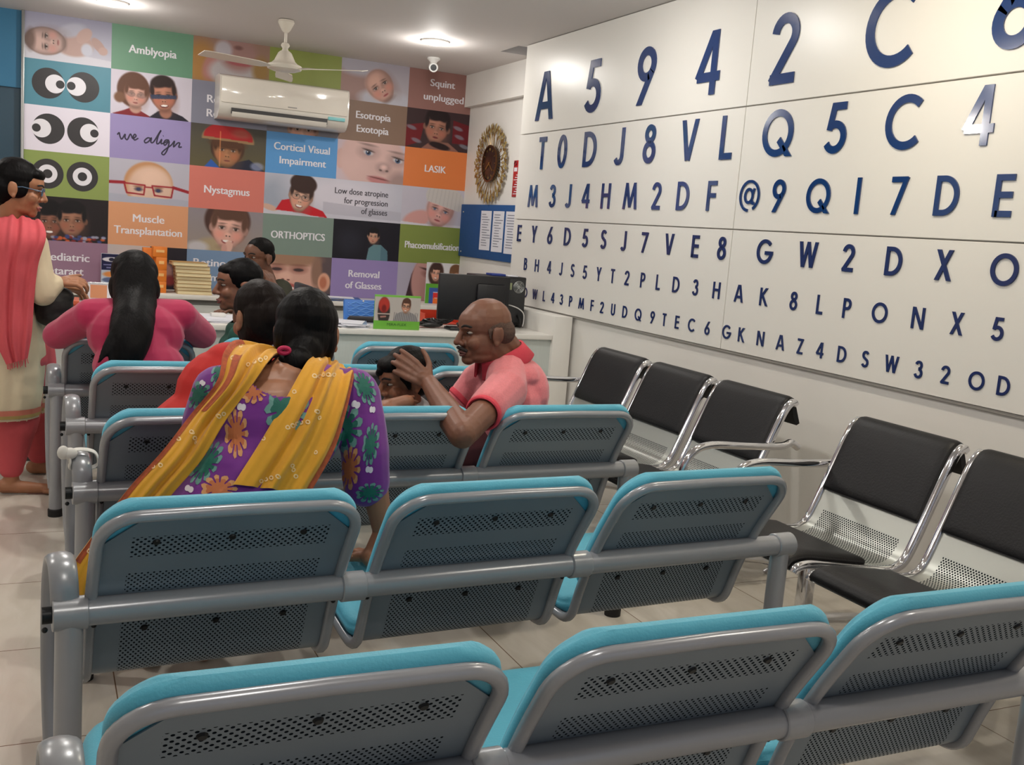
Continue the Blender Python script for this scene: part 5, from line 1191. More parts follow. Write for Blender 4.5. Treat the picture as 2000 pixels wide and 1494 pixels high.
# ================================================================ PEOPLE
def A3(p): return np.asarray(p, float)
def shape(items, grow=0.0):
    b = MB()
    for it in items:
        if it[0] == 'c': b.capsule(A3(it[1]), it[2]+grow, A3(it[3]), it[4]+grow)
        else: b.sphere(A3(it[1]), np.array(it[2])+grow, R=(it[3] if len(it) > 3 else None))
    return b
def soft2(name, b, voxel, m, parent, smooth=4, warp=None, cut=None, label=None):
    V, F = fuse(b, voxel, smooth)
    if warp is not None: V = warp(V)
    if cut is not None:
        keep = ~cut(V); F = [f for f in F if all(keep[i] for i in f)]
    q = MB(); q.add(V, F); NOFIX[0] = True; o = q.build(name, m, parent, smooth=180, label=label); NOFIX[0] = False
    return o, BVHTree.FromPolygons(V.tolist(), F)
def head_axes(f, u=(0, 0, 1)):
    f = nrm(f); r = nrm(np.cross(f, u)); u = np.cross(r, f); return r, f, u
def head_items(c, ax, s=1.0, jaw=1.0, nose=1.0):
    r, f, u = ax; c = A3(c); R = np.stack([r, f, u], 1)
    L = lambda x, y, z: c+s*(r*x+f*y+u*z)
    e = lambda p, rad: ('e', L(*p), np.array(rad)*s, R)
    it = [e((0, -.012, .033), (.074, .094, .082)), e((0, .02, -.04), (.058*jaw, .066, .074)), e((0, .03, .03), (.064, .064, .06)), e((0, .064, -.096), (.026*jaw, .023, .02)), e((0, .02, -.085), (.05*jaw, .055, .028)),
          ('c', L(0, .088, .004), .009*s, L(0, .107*1.0, -.030*nose), .0125*s), e((0.013, .092, -.036), (.009, .011, .009)), e((-0.013, .092, -.036), (.009, .011, .009)),
          e((0, .078, .020), (.046, .017, .011)), e((.036, .058, -.034), (.024, .026, .026)), e((-.036, .058, -.034), (.024, .026, .026)),
          e((0, .084, -.064), (.023, .012, .0065)), e((0, .080, -.077), (.021, .012, .0075)), e((0, .07, -.07), (.034, .018, .026))]
    for q in (-1, 1):
        it += [e((q*.076, -.014, -.012), (.009, .021, .032)), e((q*.083, -.024, -.004), (.006, .012, .026)), e((q*.08, -.008, -.038), (.007, .010, .011))]
    return it, L, R
def face_parts(parent, c, ax, s=1.0, brow=(24, 18, 16), lips=None, mous=None, iris=(36, 22, 16)):
    r, f, u = ax; c = A3(c); L = lambda x, y, z: c+s*(r*x+f*y+u*z); R = np.stack([r, f, u], 1)
    for q in (-1, 1):
        b = MB(); b.sphere(L(q*.031, .0705, .003), np.array([.0135, .0115, .0062])*s, R=R, n=14, m=10, mi=0); b.sphere(L(q*.031, .0790, .003), np.array([.0064, .0048, .0058])*s, R=R, n=12, m=8, mi=1)
        b.build('eye', [mat('eye_white', (150, 138, 128), 0.35), mat('iris_%d' % iris[0], iris, 0.15)], parent)
        pa = smooth_path([L(q*.012, .092, .022), L(q*.03, .089, .029), L(q*.052, .072, .024)], 4); b = MB(); b.tube(pa, [.0035*s]*4+[.004*s]*(len(pa)-5)+[.0015*s], n=7); b.build('eyebrow', mat('brow_hair', brow, 0.8), parent)
    if lips:
        b = MB(); b.tube(smooth_path([L(-.022, .083, -.070), L(-.008, .0955, -.0655), L(0, .0955, -.067), L(.008, .0955, -.0655), L(.022, .083, -.070)], 4), .0042*s, n=7); b.tube(smooth_path([L(-.018, .083, -.0735), L(0, .0925, -.0785), L(.018, .083, -.0735)], 5), .005*s, n=7); b.build('lips', mat('lips_%d_%d' % (lips[0], lips[1]), lips, 0.45), parent)
    if mous:
        b = MB(); b.tube(smooth_path([L(-.027, .080, -.062), L(-.012, .0975, -.0525), L(0, .0995, -.051), L(.012, .0975, -.0525), L(.027, .080, -.062)], 4), .0055*s, n=8); b.build('moustache', mat('moustache_hair', mous, 0.8, bump=0.3, bscale=300), parent)
def hand_items(wrist, palm, back, thumb, L=0.078, curl=(0.25, 0.3, 0.35, 0.45), spread=0.16, r=0.0085, thumb_open=0.9, order=1):
    """palm direction from the wrist, back-of-hand normal, thumb side; fingers of unequal length, bent at the knuckles"""
    w = A3(wrist); d = nrm(palm); n = nrm(A3(back)-d*np.dot(back, d)); t = nrm(A3(thumb)-d*np.dot(thumb, d)-n*np.dot(thumb, n))
    it = [('c', w, .024, w+d*.035, .023)]
    kn = []
    for k in range(4):
        off = (0.030-0.020*k); K = w+d*(.088-.004*abs(k-1)-.004*(k == 3))+t*off; kn.append(K); it.append(('c', w+d*.02+t*off*.55, .0135, K, .0105))
    for k, (K, ln) in enumerate(zip(kn, (0.92, 1.0, 0.94, 0.75))):
        a = spread*(1.5-k)*0.6; dd = nrm(d+t*a); c1 = curl[k]
        d1 = nrm(dd*math.cos(c1)-n*math.sin(c1)); d2 = nrm(dd*math.cos(c1*2.1)-n*math.sin(c1*2.1)); d3 = nrm(dd*math.cos(c1*2.9)-n*math.sin(c1*2.9))
        p1 = K+d1*L*ln*.46; p2 = p1+d2*L*ln*.31; p3 = p2+d3*L*ln*.23
        it += [('c', K, r*1.12, p1, r), ('c', p1, r, p2, r*.92), ('c', p2, r*.92, p3, r*.8)]
    tb = w+d*.028+t*.022; td = nrm(d*.62+t*thumb_open-n*.25); t1 = tb+td*.042; t2 = t1+nrm(td*.8+d*.5)*.032; t3 = t2+nrm(td*.5+d*.7)*.024
    it += [('c', w+d*.03+t*.008, .018, tb+td*.01, .0145), ('c', tb, .0145, t1, .0105), ('c', t1, .0105, t2, .0095), ('c', t2, .0095, t3, .0078)]
    return it
def skin(name, col): return mat(name, col, 0.48, spec=0.4, noise=0.05, nscale=25, bump=0.05, bscale=180, sss=0.12)
def hair_mat(name, col, st=(34, 34, 2.5)): return mat(name, col, 0.52, spec=0.10, bump=0.22, bscale=4.0, bstretch=st)
def decal(mb, bvh, px, py, rx, ry, rot=0, lobes=11, amp=0.09, rings=4, seg=40, notch=True, lift=0.0012):
    """a printed motif lying on a cloth: every point is dropped onto the cloth surface"""
    c, s_ = math.cos(math.radians(rot)), math.sin(math.radians(rot)); V = []; ok = []
    def drop(x, y):
        d = CR*(x-1000)/FPX-CU*(y-747)/FPX+CF; h = bvh.ray_cast(Vector(CAMPOS), Vector(nrm(d)))
        if h[0] is None: V.append((0, 0, 0)); ok.append(None); return
        n_ = np.array(h[1]); n_ = n_ if n_.dot(d) < 0 else -n_; p = np.array(h[0])+n_*lift; V.append(p); ok.append(np.linalg.norm(p-CAMPOS))
    drop(px, py)
    for i in range(1, rings+1):
        for k in range(seg):
            a = 2*math.pi*k/seg; q = i/rings*(1+amp*math.cos(lobes*a)*(i/rings)); x, y = rx*q*math.cos(a), ry*q*math.sin(a); drop(px+x*c-y*s_, py+x*s_+y*c)
    def good(f):
        z = [ok[i] for i in f]; return None not in z and max(z)-min(z) < 0.03
    for k in range(seg):
        f = [0, 1+k, 1+(k+1) % seg]
        if good(f) and notch != 'ring': mb[1].append((f, 0))
        for i in range(rings-1):
            f = [1+i*seg+k, 1+(i+1)*seg+k, 1+(i+1)*seg+(k+1) % seg, 1+i*seg+(k+1) % seg]; a = 2*math.pi*(k+.5)/seg
            if notch is True and math.cos(lobes*a) < -0.75 and i >= 1: continue
            if good(f): mb[1].append((f, 1 if i == rings-2 else 0))
    return V
def motif(parent, name, mats, bvh, specs, **kw):
    b = MB()
    for sp in specs:
        store = [None, []]; V = decal(store, bvh, *sp, **kw)
        if store[1]:
            base = b.n; b.add(V, [f for f, _ in store[1]]); b.M[-len(store[1]):] = [m for _, m in store[1]]
    used = sorted({i for f in b.F for i in f}); mp = {o: n for n, o in enumerate(used)}; AV = np.concatenate(b.V)[used]
    q = MB(); q.V = [AV]; q.n = len(AV); q.F = [[mp[i] for i in f] for f in b.F]; q.M = b.M
    NOFIX[0] = True; o = q.build(name, mats, parent, smooth=0); NOFIX[0] = False
    o['kind'] = 'stuff'
    return o

# ---------------------------------------------------------------- woman in purple, seat row B
S_w = skin('skin_warm_brown', (150, 104, 78))
T = thing('person', 'woman in purple printed kameez and mustard scarf seen from behind, leaning on one hand', 'person', (0.42, 2.45, 0.0))
hip = A3((0.405, 2.44, 0.575)); wst = pt(480, 945, 2.47); che = pt(538, 835, 2.52); upp = pt(556, 757, 2.575); nb_ = pt(585, 708, 2.640); hc = pt(598, 652, 2.705)
shL, shR = pt(432, 766, 2.61), pt(690, 772, 2.57); elR, wrR = pt(722, 905, 2.50), pt(749, 1040, 2.50); elL, wrL = pt(398, 850, 2.66), pt(430, 890, 2.88)
tors = [('e', hip, (.185, .14, .125)), ('c', hip+A3((0, .0, .04)), .135, wst, .122), ('e', wst, (.15, .115, .12)), ('e', che, (.165, .12, .14)), ('e', upp, (.175, .092, .075)), ('c', shL, .062, upp, .075), ('c', shR, .060, upp, .075), ('c', wst, .11, che, .11)]
legs = []
for q in (-1, 1):
    k_ = A3((0.40+q*.09, 2.84, 0.575)); legs += [('c', hip+A3((q*.08, .02, 0)), .10, k_, .07), ('c', k_, .065, A3((0.40+q*.08, 3.06, 0.10)), .045)]
hd, L_, R_ = head_items(hc, head_axes((0.22, 1, -0.22)), 0.98, jaw=.95)
it = hd+[('c', hc-A3((0, .02, .06)), .045, nb_, .05), ('c', nb_, .052, upp, .075)]
it += [(i[0], i[1], (np.array(i[2])-.014 if i[0] == 'e' else i[2]-.014)) + ((i[3], i[4]-.014) if i[0] == 'c' else ()) for i in tors+legs]
it += [('c', shR, .05, elR, .040), ('c', elR, .040, wrR, .028), ('c', shL, .05, elL, .040), ('c', elL, .040, wrL, .026)]
hdR = A3((0.815, 2.50, 0.475)); it += [('c', wrR, .028, hdR+A3((0, -.02, .03)), .025)]+hand_items(hdR+A3((-.01, -.03, .02)), (0.15, 1, -.12), (0, 0, 1), (-1, 0, 0), curl=(.1, .1, .12, .15))
it += hand_items(wrL, wrL-elL, (0, 0, 1), (1, 0, 0))
for q in (-1, 1): it += [('c', A3((0.40+q*.08, 3.06, 0.10)), .035, A3((0.40+q*.08, 3.08, 0.045)), .033), ('c', A3((0.40+q*.08, 3.04, 0.035)), .033, A3((0.40+q*.085, 3.20, 0.027)), .024)]
soft2('body', shape(it), .0042, S_w, T, 3)
M_purple = mat('purple_cotton', (104, 22, 124), 0.75, noise=0.08, nscale=6, bump=0.25, bscale=9, bstretch=(1, 1, 2.2), sheen=0.2)
slv = [('c', shR, .068, pt(712, 880, 2.51), .058), ('c', pt(712, 880, 2.51), .058, pt(716, 945, 2.505), .055), ('c', shL, .064, pt(405, 830, 2.64), .058), ('c', shL, .064, upp, .08)]
nk = pt(553, 712, 2.49)
ka, kb = soft2('kameez', shape(tors+slv, .006), .006, M_purple, T, 3, warp=wrinkle(.006, 26, 3), cut=lambda V: (np.linalg.norm((V-nk)*np.array([1, .8, 1.05]), axis=1) < .088) | (np.linalg.norm(V-nb_, axis=1) < .068))
soft2('salwar', shape(legs, .012), .008, mat('plum_cotton', (84, 22, 70), 0.8), T, 3)
motif(T, 'green_motif', [mat('print_green', (12, 92, 78), 0.7), mat('print_green_edge', (96, 140, 132), 0.7)], kb, [(560, 800, 40, 48, 20), (672, 838, 34, 46, 15), (431, 722, 15, 34, 20), (388, 772, 22, 28, 30), (403, 905, 22, 46, 35), (712, 755, 18, 36, -20), (724, 868, 15, 40, 8), (722, 962, 26, 18, -10), (612, 940, 22, 40, 10)])
motif(T, 'orange_motif', [mat('print_orange', (176, 98, 54), 0.7), mat('print_orange_edge', (196, 140, 90), 0.7)], kb, [(462, 847, 22, 46, 0), (500, 762, 30, 22, -40), (428, 955, 34, 26, 0), (683, 915, 20, 42, 8)], lobes=11)
motif(T, 'white_motif', [mat('print_white', (214, 206, 214), 0.7)]*2, kb, [(472, 795, 6, 10, 10), (695, 790, 6, 10, 25), (440, 752, 6, 9, 0), (637, 892, 5, 9, 20), (370, 955, 6, 9, 25), (721, 917, 5, 9, 10), (396, 748, 4, 7, 40), (727, 800, 4, 9, 5)], lobes=2, amp=.45, notch=False, seg=20)
M_must = mat('mustard_cotton', (204, 146, 26), 0.8, noise=0.10, nscale=7, bump=0.3, bscale=14, bstretch=(2, 2, .8), sheen=0.2); M_rust = mat('rust_border', (160, 72, 34), 0.7, noise=0.3, nscale=90); M_seq = mat('white_tie_dye_dots', (226, 196, 150), 0.7)
d1, g1, n1 = sheet('scarf', [(pt(585, 690, 2.72), pt(648, 712, 2.74)), (pt(612, 694, 2.60), pt(690, 727, 2.62)), (pt(598, 708, 2.505), pt(690, 742, 2.505)), (pt(562, 772, 2.43), pt(676, 806, 2.43), .01), (pt(512, 858, 2.385), pt(652, 880, 2.385), .012), (pt(456, 946, 2.345), pt(604, 966, 2.345), .01)], M_must, T, pleats=3.0, amp=.011, seed=2)
d2, g2, n2 = sheet('scarf', [(pt(560, 690, 2.71), pt(578, 705, 2.66)), (pt(470, 668, 2.66), pt(545, 690, 2.60)), (pt(438, 690, 2.545), pt(524, 706, 2.50)), (pt(424, 745, 2.485), pt(492, 752, 2.465), .01), (pt(372, 812, 2.475), pt(440, 822, 2.44), .012), (pt(318, 880, 2.43), pt(394, 898, 2.415), .012), (pt(250, 955, 2.40), pt(326, 978, 2.39), .012), (pt(175, 1055, 2.37), pt(246, 1090, 2.365), .01), (pt(137, 1118, 2.355), pt(205, 1165, 2.35), .008), (pt(140, 1195, 2.345), pt(190, 1230, 2.345))], M_must, T, pleats=2.2, amp=.010, seed=5, k=8)
def edge_strip(G, N, j0, j1, i0, i1, m, name, parent):
    b = MB(); n = i1-i0; w = j1-j0+1; V = (G[i0:i1, j0:j1+1]+N[i0:i1, j0:j1+1]*.0035).reshape(-1, 3); b.add(V, [[i*w+j, i*w+j+1, (i+1)*w+j+1, (i+1)*w+j] for i in range(n-1) for j in range(w-1)]); NOFIX[0] = True; o = b.build(name, m, parent, smooth=60); NOFIX[0] = False; return o
edge_strip(g2, n2, 0, 5, 8, 62, M_rust, 'border', d2); edge_strip(g1, n1, 36, 39, 10, 40, M_rust, 'border', d1)
edge_strip(g2, n2, 9, 16, 16, 32, M_rust, 'border', d2)
def bvh_of(G):
    n, m, _ = G.shape; return BVHTree.FromPolygons(G.reshape(-1, 3).tolist(), [[i*m+j, i*m+j+1, (i+1)*m+j+1, (i+1)*m+j] for i in range(n-1) for j in range(m-1)])
dots1 = [(614, 735), (623, 735), (632, 733), (642, 733), (651, 732), (575, 766), (623, 816), (619, 804), (562, 835), (571, 831), (579, 827), (589, 826), (602, 825), (512, 841), (513, 850), (515, 857), (509, 939), (520, 937), (531, 934), (543, 931), (570, 909), (573, 918), (577, 930), (617, 884), (626, 702)]
dots2 = [(483, 712), (497, 707), (508, 704), (518, 700), (427, 813), (436, 808), (375, 844), (379, 855), (382, 864), (300, 912), (314, 909), (176, 1060), (175, 1069), (175, 1077), (350, 858), (470, 676), (455, 700)]
for nm, dots, G, pr in (('tie_dye_dots', dots1, g1, d1), ('tie_dye_dots', dots2, g2, d2)):
    motif(pr, nm, [M_seq, M_seq], bvh_of(G), [(x, y, 4.4, 4.4, 0) for x, y in dots], amp=0, notch='ring', seg=14, rings=2, lift=.0026)
sheet('maroon_wrap', [(pt(380, 800, 2.53), pt(470, 830, 2.50)), (pt(330, 880, 2.50), pt(428, 905, 2.46)), (pt(290, 950, 2.46), pt(385, 985, 2.44)), (pt(270, 1010, 2.45), pt(350, 1040, 2.43))], mat('maroon_flowered', (54, 16, 28), 0.8, noise=0.9, nscale=45), T, pleats=2, amp=.008, seed=9)
M_hair = hair_mat('black_hair', (9, 7, 8))
ax = head_axes((0.22, 1, -0.22)); r, f, u = ax; Lh = lambda x, y, z: hc+r*x+f*y+u*z; Rh = np.stack(ax, 1)
soft2('hair', shape([('e', Lh(0, -.022, .036), (.084, .098, .088), Rh), ('e', Lh(-.012, -.052, -.012), (.076, .062, .086), Rh), ('e', Lh(.058, -.01, -.01), (.024, .058, .07), Rh), ('e', Lh(-.062, -.01, -.015), (.024, .06, .08), Rh), ('c', Lh(-.005, -.075, -.05), .052, Lh(-.022, -.10, -.09), .042), ('e', Lh(-.026, -.122, -.088), (.046, .040, .040), Rh), ('c', Lh(.05, .0, .0), .03, Lh(.055, .0, -.06), .016)]), .004, M_hair, T, 5, warp=wrinkle(.003, 70, 4))
MB().tube([pt(554, 684, 2.565)+np.array([.013*math.cos(a), -.006, .007*math.sin(a)]) for a in np.linspace(0, 2*np.pi, 18, endpoint=False)], .006, n=8, closed=True).build('hair_tie', mat('pink_hair_tie', (176, 24, 74), 0.7), T)

# ---------------------------------------------------------------- man in the pink polo and the boy, seat row C
S_m = skin('skin_dark_brown', (116, 76, 58))
T = thing('person', 'balding man in pink polo shirt with red collar, holding the head of a boy', 'person', (1.55, 3.3, 0))
hc = pt(945, 646, 3.28); ax = head_axes((-1, -.08, -.10)); hd, L_, R_ = head_items(hc, ax, 1.0, jaw=1.12, nose=1.05)
nb_ = pt(990, 712, 3.30); che = pt(992, 785, 3.31); hip = A3((1.56, 3.34, .60)); shN, elN, wrN = pt(988, 762, 3.13), pt(903, 848, 2.852), pt(838, 748, 3.205)
shF, elF, wrF = pt(935, 748, 3.45), pt(905, 800, 3.46), pt(860, 806, 3.45)
pal = nrm(pt(790, 712, 3.255)-wrN)
it = hd+[('c', hc+A3((.025, .0, -.05)), .062, nb_, .068), ('c', hc+A3((.03, 0, .0)), .06, nb_+A3((0, 0, .04)), .062), ('e', che, (.10, .165, .13)), ('c', che, .12, hip, .13), ('c', shN, .052, elN, .045), ('e', elN+(shN-elN)*.12, (.047, .047, .047)), ('c', elN, .046, elN+(wrN-elN)*.35, .047), ('c', elN+(wrN-elN)*.35, .047, wrN, .029), ('c', shF, .055, elF, .043), ('c', elF, .042, wrF, .03)]
it += hand_items(wrN-pal*.01, pal, (0.05, -1, .12), (.45, 0, 1), L=.082, curl=(.14, .17, .2, .25), spread=.10, r=.0106, thumb_open=.9)
it += hand_items(wrF, (-1, .05, -.1), (0, -.3, 1), (0, -1, 0), curl=(.3, .3, .3, .3))
lg_ = []
for q in (-1, 1):
    k_ = A3((1.56+q*.10, 3.72, .57)); lg_ += [('c', hip+A3((q*.09, .02, -.02)), .11, k_, .075), ('c', k_, .07, A3((1.56+q*.09, 3.70, .10)), .05)]
    it += [('c', k_, .05, A3((1.56+q*.09, 3.70, .05)), .035), ('c', A3((1.56+q*.09, 3.68, .04)), .036, A3((1.56+q*.1, 3.80, .03)), .028)]
man_o, man_b = soft2('body', shape(it), .004, S_m, T, 2)
face_parts(T, hc, ax, 1.0, brow=(26, 20, 18), lips=(104, 58, 52), mous=(34, 26, 24))
rr, ff, uu = ax; Lh = lambda x, y, z: hc+rr*x+ff*y+uu*z
M_stub = mat('short_grey_hair', (80, 58, 48), 0.8, noise=0.3, nscale=160, bump=0.35, bscale=420)
soft2('hair', shape([('e', Lh(0, -.055, -.005), (.0785, .060, .058), R_), ('e', Lh(.054, -.022, .016), (.0235, .042, .030), R_), ('e', Lh(-.054, -.022, .016), (.0235, .042, .030), R_), ('c', Lh(.0695, .012, .008), .007, Lh(.069, .010, -.018), .005), ('c', Lh(-.0695, .012, .008), .007, Lh(-.069, .010, -.018), .005)]), .004, M_stub, T, 3)
M_polo = mat('heather_pink_knit', (212, 116, 122), 0.85, noise=0.10, nscale=160, bump=0.2, bscale=10, sheen=0.3); M_coll = mat('red_rib_knit', (206, 62, 78), 0.8, bump=0.2, bscale=200)
cuN = shN+(elN-shN)*.42
polo = [('e', che, (.112, .185, .14)), ('e', che+A3((.0, 0, -.09)), (.12, .175, .13)), ('c', che+A3((0, 0, -.06)), .125, hip+A3((0, 0, .02)), .135), ('e', pt(1000, 728, 3.31), (.088, .155, .06)), ('c', shN, .072, cuN, .064), ('c', shN, .07, nb_, .068), ('c', shF, .07, pt(905, 778, 3.46), .055), ('c', shF, .068, nb_, .066), ('e', pt(1022, 765, 3.3), (.072, .15, .12))]
po, pb = soft2('polo_shirt', shape(polo, .004), .006, M_polo, T, 3, warp=wrinkle(.004, 34, 8), cut=lambda V: np.linalg.norm(V-(nb_+A3((-.02, 0, .055))), axis=1) < .074)
def ring(c, axis, r0, r1, th, n=36):
    x, y, z = frame_of(axis); return [A3(c)+x*r0*math.cos(a)+y*r1*math.sin(a) for a in np.linspace(0, 2*np.pi, n, endpoint=False)]
MB().tube(ring(cuN+nrm(cuN-shN)*.048, cuN-shN, .056, .056, 0), 1.0, n=8, closed=True, flat=(.006, .012), up=nrm(cuN-shN)).build('sleeve_cuff', M_coll, T)
MB().tube(ring(pt(903, 780, 3.46), pt(903, 780, 3.46)-shF, .056, .056, 0), 1.0, n=8, closed=True, flat=(.006, .012), up=nrm(pt(903, 780, 3.46)-shF)).build('sleeve_cuff', M_coll, T)
# collar: a standing band open at the throat, its points falling forwards
b = MB(); ca = nrm(A3((-.48, 0, 1))); x_, y_, _ = frame_of(ca); V = []; F = []; nn_ = 36
for k, a in enumerate(np.linspace(-2.75, 2.75, nn_)):
    # a = 0 at the nape
    d = A3((1, 0, .42))*math.cos(a)+A3((0, 1, 0))*math.sin(a); d = nrm(d); c0 = nb_+A3((-.006, 0, .022))
    for rad, hh in ((.072, .040), (.079, .042), (.102, -.014), (.096, -.020)): V.append(c0+d*rad*(1.0 if abs(a) < 2 else 1.06)+ca*hh+A3((-.012, 0, -.016))*max(0, abs(a)-1.4))
for k in range(nn_-1):
    for q in range(4): F.append([k*4+q, k*4+(q+1) % 4, (k+1)*4+(q+1) % 4, (k+1)*4+q])
b.add(V, F+[[0, 1, 2, 3], [(nn_-1)*4+q for q in range(4)][::-1]]); b.build('collar', M_coll, T, smooth=70)
soft2('trousers', shape(lg_+[('e', hip, (.15, .16, .13)), ('c', hip, .12, A3((1.40, 3.30, .57)), .10)], .006), .008, mat('dark_maroon_cloth', (74, 26, 32), 0.8), T, 3)
# boy
S_b = skin('skin_boy_brown', (140, 92, 68))
T = thing('person', 'small boy with short black hair, his head held by the man in pink', 'person', (1.18, 3.42, 0))
hc = pt(788, 741, 3.365); ax = head_axes((-1, -.12, -.22)); hd, L_, R_ = head_items(hc, ax, .92, jaw=.9, nose=.85)
che = pt(800, 842, 3.40); hip = A3((1.17, 3.40, .57))
it = hd+[('c', hc+A3((.02, 0, -.05)), .045, pt(800, 805, 3.38), .048), ('e', che, (.09, .12, .12)), ('c', che, .095, hip, .10)]
sA, eA = pt(795, 822, 3.28), pt(745, 802, 3.20); it += [('c', sA, .042, eA, .034), ('c', eA, .034, pt(770, 797, 3.12)+A3((.06, .05, .01)), .026)]
for q in (-1, 1): k_ = A3((1.17+q*.08, 3.70, .55)); it += [('c', hip+A3((q*.07, 0, -.02)), .075, k_, .055), ('c', k_, .05, A3((1.17+q*.08, 3.72, .12)), .035)]
it += hand_items(pt(745, 803, 3.17), (.95, -.1, .05), (0, -1, .5), (0, .3, 1), L=.05, r=.0085, curl=(.2, .2, .25, .3), spread=.03, thumb_open=.3)
soft2('body', shape(it), .004, S_b, T, 2); face_parts(T, hc, ax, .92, lips=(150, 86, 80))
rr, ff, uu = ax; Lh = lambda x, y, z: hc+.92*(rr*x+ff*y+uu*z)
soft2('hair', shape([('e', Lh(0, -.022, .045), np.array((.085, .098, .084))*.92, R_), ('e', Lh(0, -.055, .0), np.array((.08, .062, .08))*.92, R_), ('e', Lh(0, .045, .068), np.array((.066, .05, .035))*.92, R_), ('c', Lh(.07, .02, .02), .014, Lh(.072, .012, -.02), .008), ('c', Lh(-.07, .02, .02), .014, Lh(-.072, .012, -.02), .008), ('c', Lh(.0, .088, .052), .016, Lh(.03, .085, .04), .012)]), .004, M_hair, T, 3, warp=wrinkle(.003, 90, 6))
soft2('shirt', shape([('e', che, (.10, .13, .13)), ('c', che, .105, hip, .115), ('c', pt(800, 822, 3.38), .075, sA, .052)], .004), .007, mat('pale_grey_shirt', (190, 188, 186), 0.8), T, 3, warp=wrinkle(.004, 40, 2))
soft2('shorts', shape([('c', hip+A3((q*.07, 0, -.02)), .085, A3((1.17+q*.08, 3.66, .55)), .068) for q in (-1, 1)]+[('e', hip, (.13, .12, .10))]), .008, mat('navy_shorts', (38, 44, 66), 0.8), T, 3)

# ---------------------------------------------------------------- woman in red, partly hidden, seat row C
T = thing('person', 'woman in red with dark loose hair, half hidden behind the woman in purple', 'person', (0.5, 3.35, 0))
hc = pt(505, 618, 3.36); ax = head_axes((-.35, 1, -.2)); hd, L_, R_ = head_items(hc, ax, 1.0); rr, ff, uu = ax; Lh = lambda x, y, z: hc+rr*x+ff*y+uu*z
nb_ = pt(490, 700, 3.33); che = pt(462, 775, 3.33); hip = A3((.42, 3.33, .60))
it = hd+[('c', hc-A3((0, .02, .06)), .05, nb_, .055), ('c', nb_, .06, che, .09), ('e', che, (.13, .09, .13)), ('c', che, .11, hip, .12)]
for q in (-1, 1):
    k_ = A3((.43+q*.09, 3.70, .58)); it += [('c', hip+A3((q*.08, 0, -.02)), .09, k_, .06), ('c', k_, .055, A3((.43+q*.09, 3.70, .08)), .04)]
arm = [(pt(420, 745, 3.36), pt(375, 830, 3.46), pt(430, 850, 3.66)), (pt(540, 745, 3.40), pt(560, 830, 3.5), pt(520, 850, 3.7))]
for s0, e0, w0 in arm: it += [('c', s0, .045, e0, .036), ('c', e0, .036, w0, .026)]+hand_items(w0, w0-e0, (0, 0, 1), (1, 0, 0))
soft2('body', shape(it), .005, S_w, T, 3)
soft2('dress', shape([('e', che+A3((-.025, 0, .01)), (.165, .115, .15)), ('c', che, .13, hip, .14), ('e', hip, (.17, .14, .11)), ('e', pt(478, 718, 3.33), (.125, .085, .075)), ('e', pt(447, 706, 3.32), (.075, .06, .06)), ('e', pt(410, 755, 3.33), (.07, .07, .07))]+[('c', s0, .062, e0, .05) for s0, e0, w0 in arm]+[('c', A3((.43+q*.09, 3.36, .58)), .105, A3((.43+q*.09, 3.68, .58)), .08) for q in (-1, 1)], .004), .007, mat('scarlet_cloth', (182, 22, 16), 0.7, bump=0.2, bscale=12), T, 3, warp=wrinkle(.004, 24, 11))
M_hair2 = hair_mat('brown_black_hair', (22, 15, 13))
soft2('hair', shape([('e', Lh(0, -.018, .036), (.086, .098, .085), R_), ('e', Lh(-.005, -.055, -.01), (.08, .062, .09), R_), ('e', Lh(0, -.095, .0), (.055, .045, .055), R_), ('e', Lh(-.05, -.02, -.03), (.03, .055, .07), R_), ('e', Lh(.05, -.02, -.03), (.03, .055, .07), R_)]), .005, M_hair2, T, 3, warp=wrinkle(.006, 60, 21))

# ---------------------------------------------------------------- woman in magenta, seat row D
T = thing('person', 'woman in magenta top with long black ponytail, elbows spread on a seat back', 'person', (0.42, 4.25, 0))
hc = pt(262, 548, 4.46); ax = head_axes((0.03, 1, -.18)); hd, L_, R_ = head_items(hc, ax, 1.02); rr, ff, uu = ax; Lh = lambda x, y, z: hc+rr*x+ff*y+uu*z
nb_ = pt(262, 600, 4.40); upp = pt(264, 622, 4.38); che = pt(266, 655, 4.34); wst = pt(272, 715, 4.27); hip = A3((.42, 4.24, .60))
sL, eL, wL = pt(178, 617, 4.40), pt(112, 655, 4.60), pt(205, 655, 4.80); sR, eR, wR = pt(350, 617, 4.40), pt(396, 655, 4.60), pt(320, 655, 4.80)
tors = [('e', upp, (.18, .10, .075)), ('e', che, (.185, .13, .14)), ('c', che, .135, wst, .14), ('e', wst, (.175, .14, .12)), ('c', wst, .14, hip, .14), ('e', hip, (.185, .145, .12)), ('c', sL, .068, upp, .085), ('c', sR, .068, upp, .085)]
arms = [('c', sL, .066, eL, .056), ('c', eL, .055, wL, .04), ('c', sR, .066, eR, .056), ('c', eR, .055, wR, .04)]
lg_ = []
for q in (-1, 1):
    k_ = A3((.42+q*.10, 4.52, .58)); lg_ += [('c', hip+A3((q*.09, 0, -.02)), .10, k_, .07), ('c', k_, .065, A3((.42+q*.1, 4.50, .10)), .045)]
it = hd+[('c', hc-A3((0, .03, .06)), .052, nb_, .06), ('c', nb_, .06, upp, .08)]+[(i[0], i[1], (np.array(i[2])-.014 if i[0] == 'e' else i[2]-.014))+((i[3], i[4]-.014) if i[0] == 'c' else ()) for i in tors+arms+lg_]
it += hand_items(wL, (1, .2, 0), (0, 0, 1), (0, 1, 0))+hand_items(wR, (-1, .2, 0), (0, 0, 1), (0, 1, 0))
soft2('body', shape(it), .0055, S_w, T, 3)
